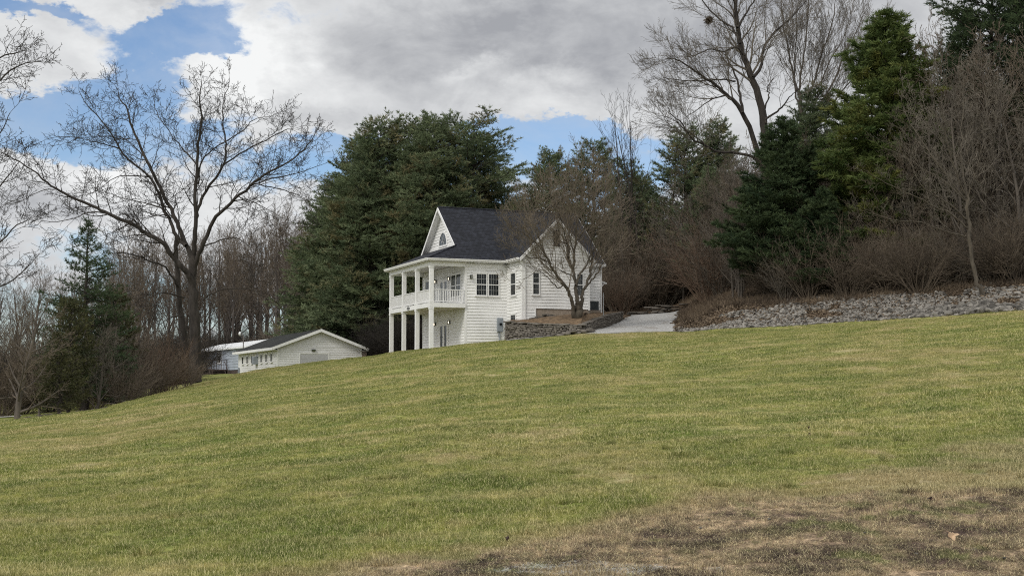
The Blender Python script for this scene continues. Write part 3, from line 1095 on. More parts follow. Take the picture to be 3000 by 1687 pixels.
        g.build('pane', M['glass'], f)
        q = MB(); q.beam((d1 - .05, (a + c) / 2 + .12, z0 + 1.0), (d1 + .02, (a + c) / 2 + .12, z0 + 1.0), .05, .05); q.build('handle', M['lamp_metal'], f)
    for y, zz in ((6.35, 1.98), (3.12, 1.98), (6.2, 5.15), (3.16, 5.15)):
        wall_lamp(H, (px_, y, zz), (-1, 0, 0))
    wall_lamp(H, (2.92, -.026, 5.05), (0, -1, 0), False)
    m = MB(); m.tube([(1.2, 6.9, 6.05), (1.2, 6.9, 5.99)], [.10, .07], 10); cl = m.build('ceiling_lamp', M['bulb'], H)
    # arched gable window
    m, g = MB(), MB()
    yc, zc, rw, rh = 4.65, 7.74, .80, .90
    arc = [(yc + rw * math.cos(t), zc + rh * math.sin(t)) for t in [math.pi * i / 20 for i in range(21)]]
    xg = X0 - .03
    g.prism([(xg - .035, y, z_) for y, z_ in arc], (.03, 0, 0))
    outer = [(yc + (rw + .12) * math.cos(math.pi * i / 20), zc + (rh + .11) * math.sin(math.pi * i / 20)) for i in range(21)]
    for i in range(20):
        m.prism([(xg - .07, *arc[i]), (xg - .07, *arc[i + 1]), (xg - .07, *outer[i + 1]), (xg - .07, *outer[i])], (.07, 0, 0))
    m.box(xg - .08, xg, yc - rw - .14, yc + rw + .14, zc - .13, zc)
    for t in (36, 72, 108, 144):
        t = R(t)
        m.beam((xg - .045, yc + .2 * math.cos(t), zc + .27 * math.sin(t)), (xg - .045, yc + rw * math.cos(t), zc + rh * math.sin(t)), .013, .013, up=(1, 0, 0))
    prev = None
    for i in range(13):
        t = math.pi * i / 12
        p = (xg - .046, yc + .2 * math.cos(t), zc + .27 * math.sin(t))
        if prev: m.beam(prev, p, .013, .013, up=(1, 0, 0))
        prev = p
    f = m.build('arched_window', M['trim'], H); g.build('pane', M['glass'], f)
    # attic vent
    m = MB()
    a, c, z0, z1 = WX0 + 2.36, WX0 + 2.84, 7.15, 8.3
    m.box(a, c, WY - .05, WY - .027, z0, z1)
    for i in range(9):
        zz = z0 + .08 + i * .125
        m.prism([(a, WY - .05, zz + .07), (c, WY - .05, zz + .07), (c, WY - .09, zz), (a, WY - .09, zz)], (0, 0, .012))
    m.build('attic_vent', M['louver'], H)
    # electric meter
    m = MB()
    m.box(4.90, 5.30, -.20, -.028, 1.22, 2.2)
    m.box(4.93, 5.27, -.215, -.2, 1.26, 2.16)
    m.tube([(5.10, -.10, 1.22), (5.10, -.10, -.35)], .04, 8)
    m.tube([(5.0, -.10, 1.22), (5.0, -.10, .9), (5.07, -.10, .8)], .025, 6)
    em = m.build('electric_meter', M['meter'], H)
    m = MB(); m.tube([(5.12, -.215, 1.75), (5.12, -.29, 1.75)], [.10, .09], 12); m.build('dial', M['glass'], em)
    # house number plaque on the deck edge
    py_ = 4.75
    m = MB(); m.prism([(-.152, py_ + .34 * math.cos(2 * math.pi * i / 20), 3.02 + .11 * math.sin(2 * math.pi * i / 20)) for i in range(20)], (-.02, 0, 0))
    pl = m.build('number_plaque', M['plaque'], H)
    m = MB(); pr = None
    for i in range(21):
        t_ = 2 * math.pi * i / 20
        q = (-.176, py_ + .30 * math.cos(t_), 3.02 + .085 * math.sin(t_))
        if pr: m.beam(pr, q, .014, .006, up=(1, 0, 0))
        pr = q
    m.build('plaque_border', M['numeral'], pl)
    # small hood over the rear side door
    m = MB(); m.prism([(XE, .6, 5.25), (XE + .75, .6, 5.0), (XE + .75, 2.4, 5.0), (XE, 2.4, 5.25)], (0, 0, -.1)); m.beam((XE + .02, .7, 4.4), (XE + .6, .7, 4.95), .06, .06)
    m.build('door_hood', M['trim'], H)
    return H


house()
# ---- condenser and post beside it
u_, _ = px_ray(1746, 905)
ac = HF.world(11.9, -.75, 0)
acz = at(1746, 911, ac.y).z
A = empty('air_conditioner', (ac.x, ac.y, acz), YAW, label='dark grey square air conditioning unit standing by the right wall of the house', cat='air conditioner')
m = MB()
m.box(-.47, .47, -.4, .4, .04, .62)
for i in range(14):
    m.box(-.478, .478, -.408, .408, .08 + i * .038, .092 + i * .038)
m.box(-.49, .49, -.42, .42, .62, .68)
m.build('casing', M['ac'], A)
m = MB(); m.tube([(0, 0, .68), (0, 0, .70)], [.36, .34], 16); m.box(-.37, .37, -.012, .012, .701, .715); m.build('fan_guard', M['louver'], A)
m = MB(); m.box(-.55, .55, -.5, .5, -.25, .04); m.build('pad', M['concrete'], A)
p = at(1768, 911, 96.5)
m = MB(); m.tube([(p.x, p.y, p.z - .3), (p.x, p.y, p.z + 1.25)], .035, 8); m.tube([(p.x, p.y, p.z + 1.25), (p.x, p.y, p.z + 1.29)], [.045, .01], 8)
tag(m.build('metal_post', M['steel']), 'thin grey metal post beside the air conditioning unit', 'post')

# ------------------------------------------------------------------ garage
GF = Frame(-20.27, 118.0, .95)


def garage():
    G = empty('garage', (GF.X, GF.Y, GF.z0), YAW, label='low white garage with black roof, seven small side windows and a wide door', cat='garage')
    W, L = 7.5, 17.4
    ze, zp = 2.72, 4.15
    m = MB(); siding(m, (0, 0), (0, L), -.6, ze, (-1, 0), course=.2, out_=.03); m.build('side_wall', M['siding_b'], G)
    m = MB()

    def cl(z):
        s = max(0, min(W / 2, (z - ze) / (zp - ze) * W / 2)) / W
        return (s, 1 - s)
    siding(m, (0, 0), (W, 0), -.4, ze, (0, -1), course=.2, out_=.03)
    siding(m, (0, 0), (W, 0), ze, zp - .05, (0, -1), cl, course=.2, out_=.03)
    m.build('gable_wall', M['siding_b'], G)
    m = MB(); siding(m, (W, 0), (W, L), -.3, ze, (1, 0)); m.build('far_wall', M['siding_b'], G)
    m = MB(); siding(m, (0, L), (W, L), -.3, ze, (0, 1)); siding(m, (0, L), (W, L), ze, zp - .05, (0, 1), cl); m.build('rear_wall', M['siding_b'], G)
    sl = (zp - ze) / (W / 2)
    xo = -.55
    zo = ze + sl * xo + .1
    m = MB()
    for a, c in ((xo, W / 2), (W - xo, W / 2 + .0001)):
        m.prism([(a, -.45, zo), (c, -.45, zp + .1), (c, L + .45, zp + .1), (a, L + .45, zo)], (0, 0, -.08))
    m.build('roof', M['roof_b'], G)
    m = MB()
    for sg, a in ((1, xo), (-1, W - xo)):
        m.prism([(a, -.452, zo - .012), (W / 2, -.452, zp + .088), (W / 2, -.452, zp - .17), (a + sg * .02, -.452, zo - .25)], (0, -.04, 0))
        m.prism([(a + sg * .03, -.45, zo - .24), (a + sg * .6, -.45, zo - .24), (a + sg * .6, -.03, zo - .24), (a + sg * .03, -.03, zo - .24)], (0, 0, .02))
    m.build_each('rake_board', M['trim'], G)
    m = MB()
    m.box(xo - .03, xo - .001, -.45, L + .45, zo - .25, zo - .02); m.box(xo, -.001, -.4, L + .4, zo - .24, zo - .22)
    m.box(W - xo + .001, W - xo + .03, -.45, L + .45, zo - .25, zo - .02)
    m.build_each('fascia', M['trim'], G)
    m = MB()
    m.box(-.04, .1, -.045, -.001, -.6, ze - .02); m.box(-.04, -.001, 0, .1, -.6, ze - .02); m.box(W - .1, W + .04, -.045, -.001, -.6, ze)
    m.box(-.04, -.001, L - .1, L + .03, -.6, ze - .02)
    m.build_each('corner_board', M['trim'], G)
    a, c = GF.x_at(879, 0, 1040), GF.x_at(960.7, 0, 1040)
    m = MB()
    m.box(a - .12, a, -.07, -.028, -.3, 2.18); m.box(c, c + .12, -.07, -.028, -.3, 2.18); m.box(a, c, -.07, -.028, 2.06, 2.18)
    fr = m.build('garage_door', M['trim'], G)
    m = MB()
    for i in range(5):
        m.box(a, c, -.045, -.03, -.35 + i * .485, -.35 + i * .485 + .475)
    m.build('door_panel', M['door_grey'], fr)
    for px in (657, 714, 772, 891, 953, 1017):
        y = GF.y_at(560 + px / 4.293, 0, 1050)
        f = window(G, (-.026, 0, 0), (0, 1, 0), (-1, 0, 0), y - .42, y + .42, 1.38, 2.14, muntin=(1, 1), sash=False)
    y0 = GF.y_at(560 + 845 / 4.293, 0, 1050)
    m = MB(); m.box(-.42, -.03, y0, y0 + .95, 1.28, 1.98)
    for i in range(6):
        m.box(-.43, -.421, y0 + .05, y0 + .9, 1.36 + i * .1, 1.40 + i * .1)
    m.build('window_air_conditioner', M['meter'], G)
    m = MB(); xx = GF.x_at(560 + 1545 / 4.293, 0); m.box(xx - .17, xx + .17, -.2, -.03, 2.32, 2.47); m.build('door_light', M['lamp_metal'], G)
    m = MB(); xx = GF.x_at(560 + 2040 / 4.293, 0); m.box(xx - .15, xx + .15, -.1, -.03, 1.22, 1.38); m.build('wall_vent', M['lamp_metal'], G)
    m = MB(); m.box(-.16, -.045, L - .62, L - .42, -.55, 1.1); m.build('meter_pipe', M['meter'], G)


garage()

# ------------------------------------------------------------------ mobile home behind the garage
ty = math.radians(26.3)
TF = Frame(-26.2, 139.0, 1.1, ty)


def mobile_home():
    T = empty('mobile_home', (TF.X, TF.Y, TF.z0), ty, label='pale grey mobile home with white metal roof behind the garage', cat='mobile home')
    L, W = 27.0, 6.5
    m = MB()
    siding(m, (0, 0), (0, L * .48), .9, 3.25, (-1, 0), course=.3)
    siding(m, (.8, L * .48), (.8, L), .9, 3.25, (-1, 0), course=.3)
    siding(m, (0, L * .48), (.8, L * .48), .9, 3.25, (0, 1)); siding(m, (0, 0), (W, 0), .9, 3.25, (0, -1)); siding(m, (W, 0), (W, L), .9, 3.25, (1, 0)); siding(m, (.8, L), (W, L), .9, 3.25, (0, 1))
    m.build('body', M['trailer'], T)
    m = MB()
    m.prism([(-.35, -.4, 3.28), (W / 2, -.4, 4.15), (W / 2, L + .3, 4.15), (-.35, L + .3, 3.28)], (0, 0, -.05))
    m.prism([(W + .35, -.4, 3.28), (W / 2 + .001, -.4, 4.15), (W / 2 + .001, L + .3, 4.15), (W + .35, L + .3, 3.28)], (0, 0, -.05))
    for i in range(1, 30):
        m.beam((-.34, i * .9, 3.31), (W / 2, i * .9, 4.17), .04, .04)
    m.build('roof', M['metal_roof'], T)
    m = MB(); m.prism([(0, -.02, 3.25), (W, -.02, 3.25), (W / 2, -.02, 4.05)], (0, -.02, 0)); m.box(-.36, -.352, -.4, L + .3, 3.1, 3.24)
    m.box(-.05, -.001, L * .48 - .12, L * .48, .9, 3.2); m.box(-.05, -.001, 0, .12, .9, 3.2); m.build('trim_board', M['metal_roof'], T)
    y = TF.y_at(560 + 755 / 9.06, .8, 1040)
    window(T, (.8 - .026, 0, 0), (0, 1, 0), (-1, 0, 0), y - .75, y + .75, 1.75, 2.95, muntin=(1, 1), units=2, sash=False)
    m = MB(); m.box(.02, .05, 0, L * .48, -.3, .9); m.box(.82, .85, L * .48, L, -.3, .9); m.build('skirting', M['deck_wood'], T)
    # deck
    K = empty('raised_deck', tuple(TF.world(-1.2, 14, 0)), ty, label='dark raised wooden deck with rails and steps in front of the mobile home', cat='deck')
    m = MB(); m.box(-3.2, 1.9, -3.5, 8, .82, .98); m.build('platform', M['deck_wood'], K)
    for y in (-3.3, -.5, 2.5, 5.2, 7.8):
        m = MB(); m.beam((-3.1, y, -.5), (-3.1, y, 2.0), .16, .16, up=(0, 1, 0)); m.build('post', M['deck_post'], K)
    m = MB()
    m.box(-3.15, -3.07, -3.3, 8, 1.92, 2.0)
    m.box(-3.15, -3.07, -3.3, 8, 1.1, 1.16)
    for i in range(60):
        yy = -3.3 + i * .19
        m.box(-3.13, -3.09, yy, yy + .05, 1.0, 1.95)
    for i in range(18):
        xx = -3 + i * .27
        m.box(xx, xx + .05, -3.42, -3.38, 1.0, 1.95)
    m.box(-3.1, 1.8, -3.44, -3.36, 1.92, 2.0)
    m.build('railing', M['deck_wood'], K)
    m = MB()
    for i in range(5):
        m.box(-.8, .8, -3.8 - i * .3, -3.5 - i * .3, .7 - i * .2, .76 - i * .2)
    for x in (-.85, .85):
        m.beam((x, -3.5, .8), (x, -5.0, -.2), .06, .25)
        m.beam((x, -3.5, 1.8), (x, -5.0, .8), .06, .06)
        m.beam((x, -5.0, -.3), (x, -5.0, .9), .1, .1, up=(0, 1, 0))
    m.build('steps', M['deck_wood'], K)
    m = MB(); m.box(-2.9, -2.85, -3.3, 8, -.4, .8); m.build('under_deck_shade', M['louver'], K)  # dark sheet imitating the shade beneath the deck platform


mobile_home()
# yard light pole
p = at(703, 977, 136)
g0 = gz(p.x, p.y)
P_ = empty('yard_light', (p.x, p.y, g0), 0, label='slim pole with a round white yard light above the mobile home roof', cat='yard light')
hgt = p.z - g0
m = MB(); m.tube([(.35, 0, 0), (.35, 0, hgt - .4), (.3, 0, hgt - .1), (.1, 0, hgt)], [.06, .05, .04, .03], 8); m.build('pole', M['deck_post'], P_)
m = MB(); m.tube([(0, 0, hgt - .22), (0, 0, hgt - .12), (0, 0, hgt), (0, 0, hgt + .12), (0, 0, hgt + .2)], [.04, .12, .15, .11, .03], 10); m.build('globe', M['metal_roof'], P_, True)

# far house and bridge, seen through the trees on the left
fp = gat(135, 150)
F_ = empty('far_house', tuple(fp), R(8), label='small distant house with pale windows seen through the left trees', cat='house')
m = MB(); m.box(-3.2, 3.2, 0, 5, -.5, 2.6); m.build('wall', M['deck_wood'], F_)
m = MB(); m.prism([(-3.6, -.4, 2.5), (3.6, -.4, 2.5), (3.6, 2.5, 4.2), (-3.6, 2.5, 4.2)], (0, 0, .12)); m.prism([(-3.6, 5.4, 2.5), (3.6, 5.4, 2.5), (3.6, 2.52, 4.2), (-3.6, 2.52, 4.2)], (0, 0, .12)); m.build('roof', M['roof_b'], F_)
for x0, x1 in ((-1.9, .1), (.7, 1.5), (1.9, 2.3)):
    m = MB(); m.box(x0, x1, -.04, -.001, .9, 2.0); m.build('window', M['metal_roof'], F_)
bp = at(20, 1170, 118)
B_ = empty('plank_bridge', (bp.x, bp.y, gz(bp.x, bp.y)), R(-4), label='dark wooden plank bridge rail beyond the left tree trunk', cat='bridge')
m = MB(); m.box(-6, 2.6, 0, .3, .75, 1.55); m.box(-6, 2.6, .31, 2, 1.2, 1.3); m.build('side_beam', M['fence_wood'], B_)
for x in (-4.5, -1.5, 1.4):
    m = MB(); m.box(x, x + .15, .05, .25, -.3, 2.1); m.build('post', M['fence_wood'], B_)
m = MB(); m.box(-6, 2.6, .1, .2, 2.0, 2.1); m.build('handrail', M['fence_wood'], B_)

# ------------------------------------------------------------------ stone walls, terrace, rocks
def block_mesh(name, stones):
    """stones: (centre, half sizes, yaw, tint): rough blocks, each a jittered box with chipped corners"""
    rng = np.random.default_rng(7)
    base = np.array([(x, y, z) for z in (-1, 1) for y in (-1, 0, 1) for x in (-1, 0, 1)], float)
    base[:, 2] *= 1
    F0 = []
    for zz, rev in ((0, True), (9, False)):
        for j in range(2):
            for i in range(2):
                a = zz + j * 3 + i
                q = (a, a + 1, a + 4, a + 3)
                F0.append(q[::-1] if rev else q)
    ring = [0, 1, 2, 5, 8, 7, 6, 3]
    for k in range(8):
        a, c = ring[k], ring[(k + 1) % 8]
        F0.append((a, c, c + 9, a + 9))
    F0 = np.array(F0)
    corner = (np.abs(base[:, 0]) + np.abs(base[:, 1]) == 2)
    V, F, T = [], [], []
    for c, h, yaw, t in stones:
        v = base.copy()
        v[corner, :2] *= rng.uniform(.72, .98)
        v += rng.normal(0, .10, v.shape)
        v *= np.array(h)
        ca, sa = math.cos(yaw), math.sin(yaw)
        v = np.stack([v[:, 0] * ca - v[:, 1] * sa, v[:, 0] * sa + v[:, 1] * ca, v[:, 2]], 1) + np.array(c)
        F.append(F0 + len(V) * 18)
        V.append(v)
        T.append(np.full(18, t))
    return np_mesh(name, np.concatenate(V), np.concatenate(F), {'tint': np.concatenate(T)})


def lerp(a, c, t):
    return a + (c - a) * t


# front wall path: (photo x, depth, top height above eye, bottom)
WP = [(1487, 95.6, 4.50, 3.05), (1481, 91.6, 4.50, 3.05), (1560, 90.3, 4.30, 3.15), (1640, 89.2, 4.20, 3.25), (1700, 88.7, 4.12, 3.35), (1712, 88.9, 4.14, 3.35),
      (1745, 92.5, 4.62, 3.9), (1782, 97.0, 5.18, 4.5), (1812, 102, 5.62, 5.0), (1826, 106.5, 5.95, 5.3)]


def wall_path(t):
    k = min(int(t), len(WP) - 2)
    f = t - k
    a, c = WP[k], WP[k + 1]
    P0, P1 = gat(a[0], a[1]), gat(c[0], c[1])
    return Vector((lerp(P0.x, P1.x, f), lerp(P0.y, P1.y, f), 0)), lerp(a[2], c[2], f) + EYE, (P1 - P0)


def stone_wall():
    rng = random.Random(3)
    S = []
    L = [0]
    for k in range(len(WP) - 1):
        L.append(L[-1] + (gat(*WP[k + 1][:2]).xy - gat(*WP[k][:2]).xy).length)

    def atlen(d):
        for k in range(len(WP) - 1):
            if d <= L[k + 1] or k == len(WP) - 2:
                return wall_path(k + min(1, (d - L[k]) / (L[k + 1] - L[k])))
    core = MB()
    d = 0
    while d < L[-1] - .5:
        p, top, dr = atlen(d)
        p2, top2, _ = atlen(d + .5)
        dr.z = 0
        n = Vector((dr.y, -dr.x, 0)).normalized()
        g = gz(p.x, p.y)
        q = [p - n * .45, p2 - n * .45, p2 - n * .12, p - n * .12]
        core.prism([(v.x, v.y, g - .3) for v in q], (0, 0, min(top, top2) - .1 - (g - .3)))
        d += .5
    z = 0
    for layer in range(34):
        h = rng.uniform(.025, .06)
        d = rng.uniform(-.1, .1)
        while d < L[-1]:
            hl = rng.uniform(.06, .20) * (1.5 if h < .04 else 1)
            p, top, dr = atlen(max(0, d + hl))
            dr.z = 0
            yaw = math.atan2(dr.y, dr.x)
            n = Vector((dr.y, -dr.x, 0)).normalized()
            g = gz(p.x, p.y) - .1
            zc = g + z + h
            if zc + h < top + rng.uniform(-.07, .05):
                o = p - n * (.12 + rng.uniform(-.05, .05) + z * .05)
                S.append(((o.x, o.y, zc + rng.uniform(-.015, .015)), (hl, rng.uniform(.14, .2), h * rng.uniform(.85, 1.05)), yaw + rng.uniform(-.12, .12), rng.random()))
            d += hl * 2 + .01
        z += h * 2
    # cap stones
    d = 0
    while d < L[-1]:
        hl = rng.uniform(.18, .4)
        p, top, dr = atlen(d + hl)
        dr.z = 0
        n = Vector((dr.y, -dr.x, 0)).normalized()
        o = p - n * .2
        S.append(((o.x, o.y, top - .02 + rng.uniform(-.03, .03)), (hl, .24, rng.uniform(.03, .06)), math.atan2(dr.y, dr.x) + rng.uniform(-.15, .15), rng.uniform(.2, 1)))
        d += hl * 2
    # fallen boulder pile at the bend
    for _ in range(16):
        p, top, dr = atlen(L[5] + rng.uniform(-1.8, .8))
        n = Vector((dr.y, -dr.x, 0)).normalized()
        o = p + n * rng.uniform(0, .45)
        S.append(((o.x, o.y, gz(o.x, o.y) + rng.uniform(.02, .25)), (rng.uniform(.15, .35), rng.uniform(.12, .2), rng.uniform(.06, .12)), rng.uniform(0, 3), rng.random()))
    W_ = empty('stone_retaining_wall', tuple(gat(1600, 90)), 0, label='dry-stacked grey field stone retaining wall curving below the yard tree', cat='stone wall')
    me = block_mesh('stones', S)
    o = link('stones', me, M['wall_stone'], W_)
    o.location = -W_.location
    c = core.build('core', M['bark_dark'], W_)
    c.location = -W_.location


stone_wall()
# low flagstone wall at the top of the drive
rng = random.Random(9)
S = []
for layer in range(6):
    px = 1852
    while px < 2010:
        hl = rng.uniform(.25, .7)
        p = gat(px, 111.3)
        hmax = (.62 if px > 1890 else .35) * (1 - abs(px - 1940) / 140)
        if layer * .11 < hmax:
            S.append(((p.x, p.y + rng.uniform(-.2, .2), p.z + .04 + layer * .11), (hl, .4, rng.uniform(.035, .06)), rng.uniform(-.2, .2), rng.random() * .6))
        px += hl * 2 / 111 * 4000 * .95
me = block_mesh('flagstone_wall', S)
tag(link('flagstone_wall', me, M['wall_stone']), 'low wall of dark flat stones across the top of the gravel drive', 'stone wall')


def terrace():
    a_, n_, m_ = [], 44, 18
    back = [HF.world(5.75, -.2), HF.world(5.8, -1.0), HF.world(6.2, -2.6), HF.world(8.0, -2.6), HF.world(10.8, -2.6), HF.world(11.5, 0.3), HF.world(13.4, 1.0), HF.world(15.0, 3.0), gat(1822, 108)]
    bz = [4.45, 4.62, 4.75, 5.05, 5.38, 5.45, 5.48, 5.6, 5.9]
    V, F = [], []
    for i in range(n_ + 1):
        t = i / n_
        p, top, dr = wall_path(t * (len(WP) - 1))
        dr.z = 0
        nn = Vector((dr.y, -dr.x, 0)).normalized()
        p = p - nn * .22
        k = min(int(t * 8), 7)
        f = t * 8 - k
        q = back[k].lerp(back[k + 1], f)
        qz = lerp(bz[k], bz[k + 1], f) + EYE
        for j in range(m_ + 1):
            s = j / m_
            x, y = lerp(p.x, q.x, s), lerp(p.y, q.y, s)
            z = lerp(top - .04, qz, s) + .28 * math.sin(math.pi * s) * (1 - abs(t - .5)) + (_vnoise(x / .5, y / .5, 8) - .5) * .07
            V.append((x, y, float(z)))
    for i in range(n_):
        for j in range(m_):
            a = i * (m_ + 1) + j
            F.append((a, a + m_ + 1, a + m_ + 2, a + 1))
    me = np_mesh('terrace', V, F)
    o = link('terrace', me, M['mulch'], smooth=True)
    tag(o, kind='structure')


terrace()
# little heap of stones in front of the wing foundation
S = []
c0 = HF.world(7.4, -3.3)
for _ in range(60):
    x, y = rng.gauss(0, .55), rng.gauss(0, .2)
    z = 6.42 + .34 * math.exp(-(x * x) / .5) * rng.random()
    S.append(((c0.x + x, c0.y + y, z), (rng.uniform(.08, .22), rng.uniform(.08, .16), rng.uniform(.03, .07)), rng.uniform(0, 3), rng.random() * .6))
me = block_mesh('stone_heap', S)
tag(link('stone_heap', me, M['wall_stone']), 'small heap of dark flat stones against the house foundation behind the yard tree', 'stone heap')


# riprap
def rock_mesh(seed, sub=2):
    import bmesh
    bm = bmesh.new()
    bmesh.ops.create_icosphere(bm, subdivisions=sub, radius=1)
    r = np.random.default_rng(seed)
    pl = r.normal(size=(9, 3))
    pl /= np.linalg.norm(pl, axis=1)[:, None]
    dist = r.uniform(.55, .9, 9)
    for v in bm.verts:
        c = np.array(v.co)
        for n_, d_ in zip(pl, dist):
            o = c @ n_ - d_
            if o > 0:
                c = c - n_ * o * .92
        c += r.normal(0, .03, 3)
        v.co = c
    bm.faces.ensure_lookup_table()
    me = D.meshes.new('rock')
    bm.to_mesh(me)
    bm.free()
    me.materials.append(M['rock'])
    return me


ROCKS = [rock_mesh(i) for i in range(9)]


def rock_spots():
    rg = random.Random(21)
    out = []
    for _ in range(19000):
        px = 1985 + 1250 * rg.random() ** .95
        u = (px - 1500) / 4000
        cy = float(crest_y(u))
        wide = 5.5 + 4.5 * (px - 1985) / 1000 + 1.5 * math.sin(px / 90.0) + .8 * math.sin(px / 37.)
        d = rg.random() * wide
        if rg.random() > (1 - d / wide) ** .45 + .05:
            continue
        pat = float(_vnoise(px / 70, d / 1.6, 4))
        if d > 1.6 and pat > .62 + .14 * (1 - d / wide):
            continue
        s = (.055 + .105 * rg.random() ** 2.2) * (1 + .5 * max(0, (px - 2600) / 500) * (d < 3))
        out.append((px, cy + .45 + d, s))
    return out


spots = rock_spots()
rg = random.Random(4)
spots.sort(key=lambda s: -(s[2] / s[1]) if s[0] < 2990 else 1)
names = 0
big, rest = spots[:280], spots[280:]
for px, Y, s in big:
    p = gat(px, Y)
    o = D.objects.new('rock', ROCKS[rg.randrange(9)])
    COL.objects.link(o)
    s *= 1.1
    o.location = (p.x, p.y, p.z + s * rg.uniform(.1, .45))
    o.rotation_euler = (rg.uniform(-.5, .5), rg.uniform(-.5, .5), rg.uniform(0, 6.28))
    o.scale = (s * rg.uniform(1, 1.6), s * rg.uniform(.9, 1.2), s * rg.uniform(.6, .95))
    tag(o, 'larger pale grey rock in the bank ' + where(px, [(2200, 'beside the gravel drive'), (2450, 'below the dark round pine'), (2700, 'below the big bright green pine'), (2880, 'left of the leaning sapling'), (9999, 'right of the leaning sapling')]), 'rock', 'larger rocks in the bank above the lawn')
Vr, Fr, Tr = [], [], []
RV = []
for me in [rock_mesh(30 + i, 1) for i in range(5)]:
    v = np.zeros(len(me.vertices) * 3); me.vertices.foreach_get('co', v)
    RV.append((v.reshape(-1, 3), np.array([p.vertices[:] for p in me.polygons])))
n = 0
for px, Y, s in rest:
    p = gat(px, Y)
    v, f = RV[rg.randrange(5)]
    a = rg.uniform(0, 6.28)
    e = Euler((rg.uniform(-.6, .6), rg.uniform(-.6, .6), a)).to_matrix()
    vv = (v * np.array([s * rg.uniform(1, 1.5), s, s * rg.uniform(.6, .9)])) @ np.array(e).T + np.array([p.x, p.y, p.z + s * rg.uniform(0, .35)])
    Vr.append(vv); Fr.append(f + n); Tr.append(np.full(len(v), rg.random() * 1.3)); n += len(v)
me = np_mesh('rubble', np.concatenate(Vr), np.concatenate(Fr), {'tint': np.concatenate(Tr)})
tag(link('rubble', me, M['rock']), 'smaller broken grey stones filling the bank between lawn and woods', 'rubble', kind='stuff')


# ------------------------------------------------------------------ plants
def norm(v):
    l = math.sqrt(v[0] * v[0] + v[1] * v[1] + v[2] * v[2]) or 1.0
    return (v[0] / l, v[1] / l, v[2] / l)


class Wood:
    def __init__(s):
        s.lines = []          # (points, radii, level)


def grow(T, p, d, L, r, lvl, S, rg):
    """one limb and, recursively, its children"""
    n = max(2, S['seg'][lvl])
    wob, trop = S['wob'][lvl], S['trop'][lvl]
    pts, rad = [p], [r]
    st = L / n
    r1 = max(r * S['taper'][lvl], S['rmin'])
    dirs = [d]
    for i in range(n):
        d = norm((d[0] + rg.gauss(0, wob), d[1] + rg.gauss(0, wob), d[2] + rg.gauss(0, wob) * .8 + trop))
        p = (p[0] + d[0] * st, p[1] + d[1] * st, p[2] + d[2] * st)
        pts.append(p)
        rad.append(r + (r1 - r) * (i + 1) / n)
        dirs.append(d)
    T.lines.append((pts, rad, lvl))
    if lvl + 1 < len(S['seg']):
        spawn(T, pts, rad, dirs, L, lvl, S, rg)


def spawn(T, pts, rad, dirs, L, lvl, S, rg, t0=None):
    n = len(pts) - 1
    nc = S['n'][lvl]
    nc = int(nc) + (rg.random() < nc - int(nc))
    t0 = S['t0'][lvl] if t0 is None else t0
    az_ = rg.uniform(0, 6.28)
    for k in range(nc):
        t = t0 + (1 - t0) * (k + rg.random() * .9) / nc
        if k == nc - 1:
            t = 1.0 if S.get('tip', True) else t
        i = min(int(t * n), n - 1)
        f = t * n - i
        q = tuple(pts[i][j] + (pts[i + 1][j] - pts[i][j]) * f for j in range(3))
        rr = rad[i] + (rad[i + 1] - rad[i]) * f
        d = dirs[i + 1]
        az_ += 2.4 + rg.gauss(0, .5)
        ang = math.radians(S['ang'][lvl] * rg.uniform(.65, 1.3))
        if t >= .999:
            ang *= .35
        a = norm((d[1] - .02, -d[0] + .01, .03))
        c = (d[1] * a[2] - d[2] * a[1], d[2] * a[0] - d[0] * a[2], d[0] * a[1] - d[1] * a[0])
        ca, sa, cp, sp = math.cos(ang), math.sin(ang), math.cos(az_), math.sin(az_)
        nd = tuple(d[j] * ca + (a[j] * cp + c[j] * sp) * sa for j in range(3))
        fall = S['fall'][lvl]
        cl = L * S['ratio'][lvl] * rg.uniform(.7, 1.25) * (1 - fall * (t - t0) / max(1e-6, 1 - t0))
        cr = min(rr * .8, max(S['rmin'], rr * S['rr'][lvl]))
        grow(T, q, norm(nd), cl, cr, lvl + 1, S, rg)


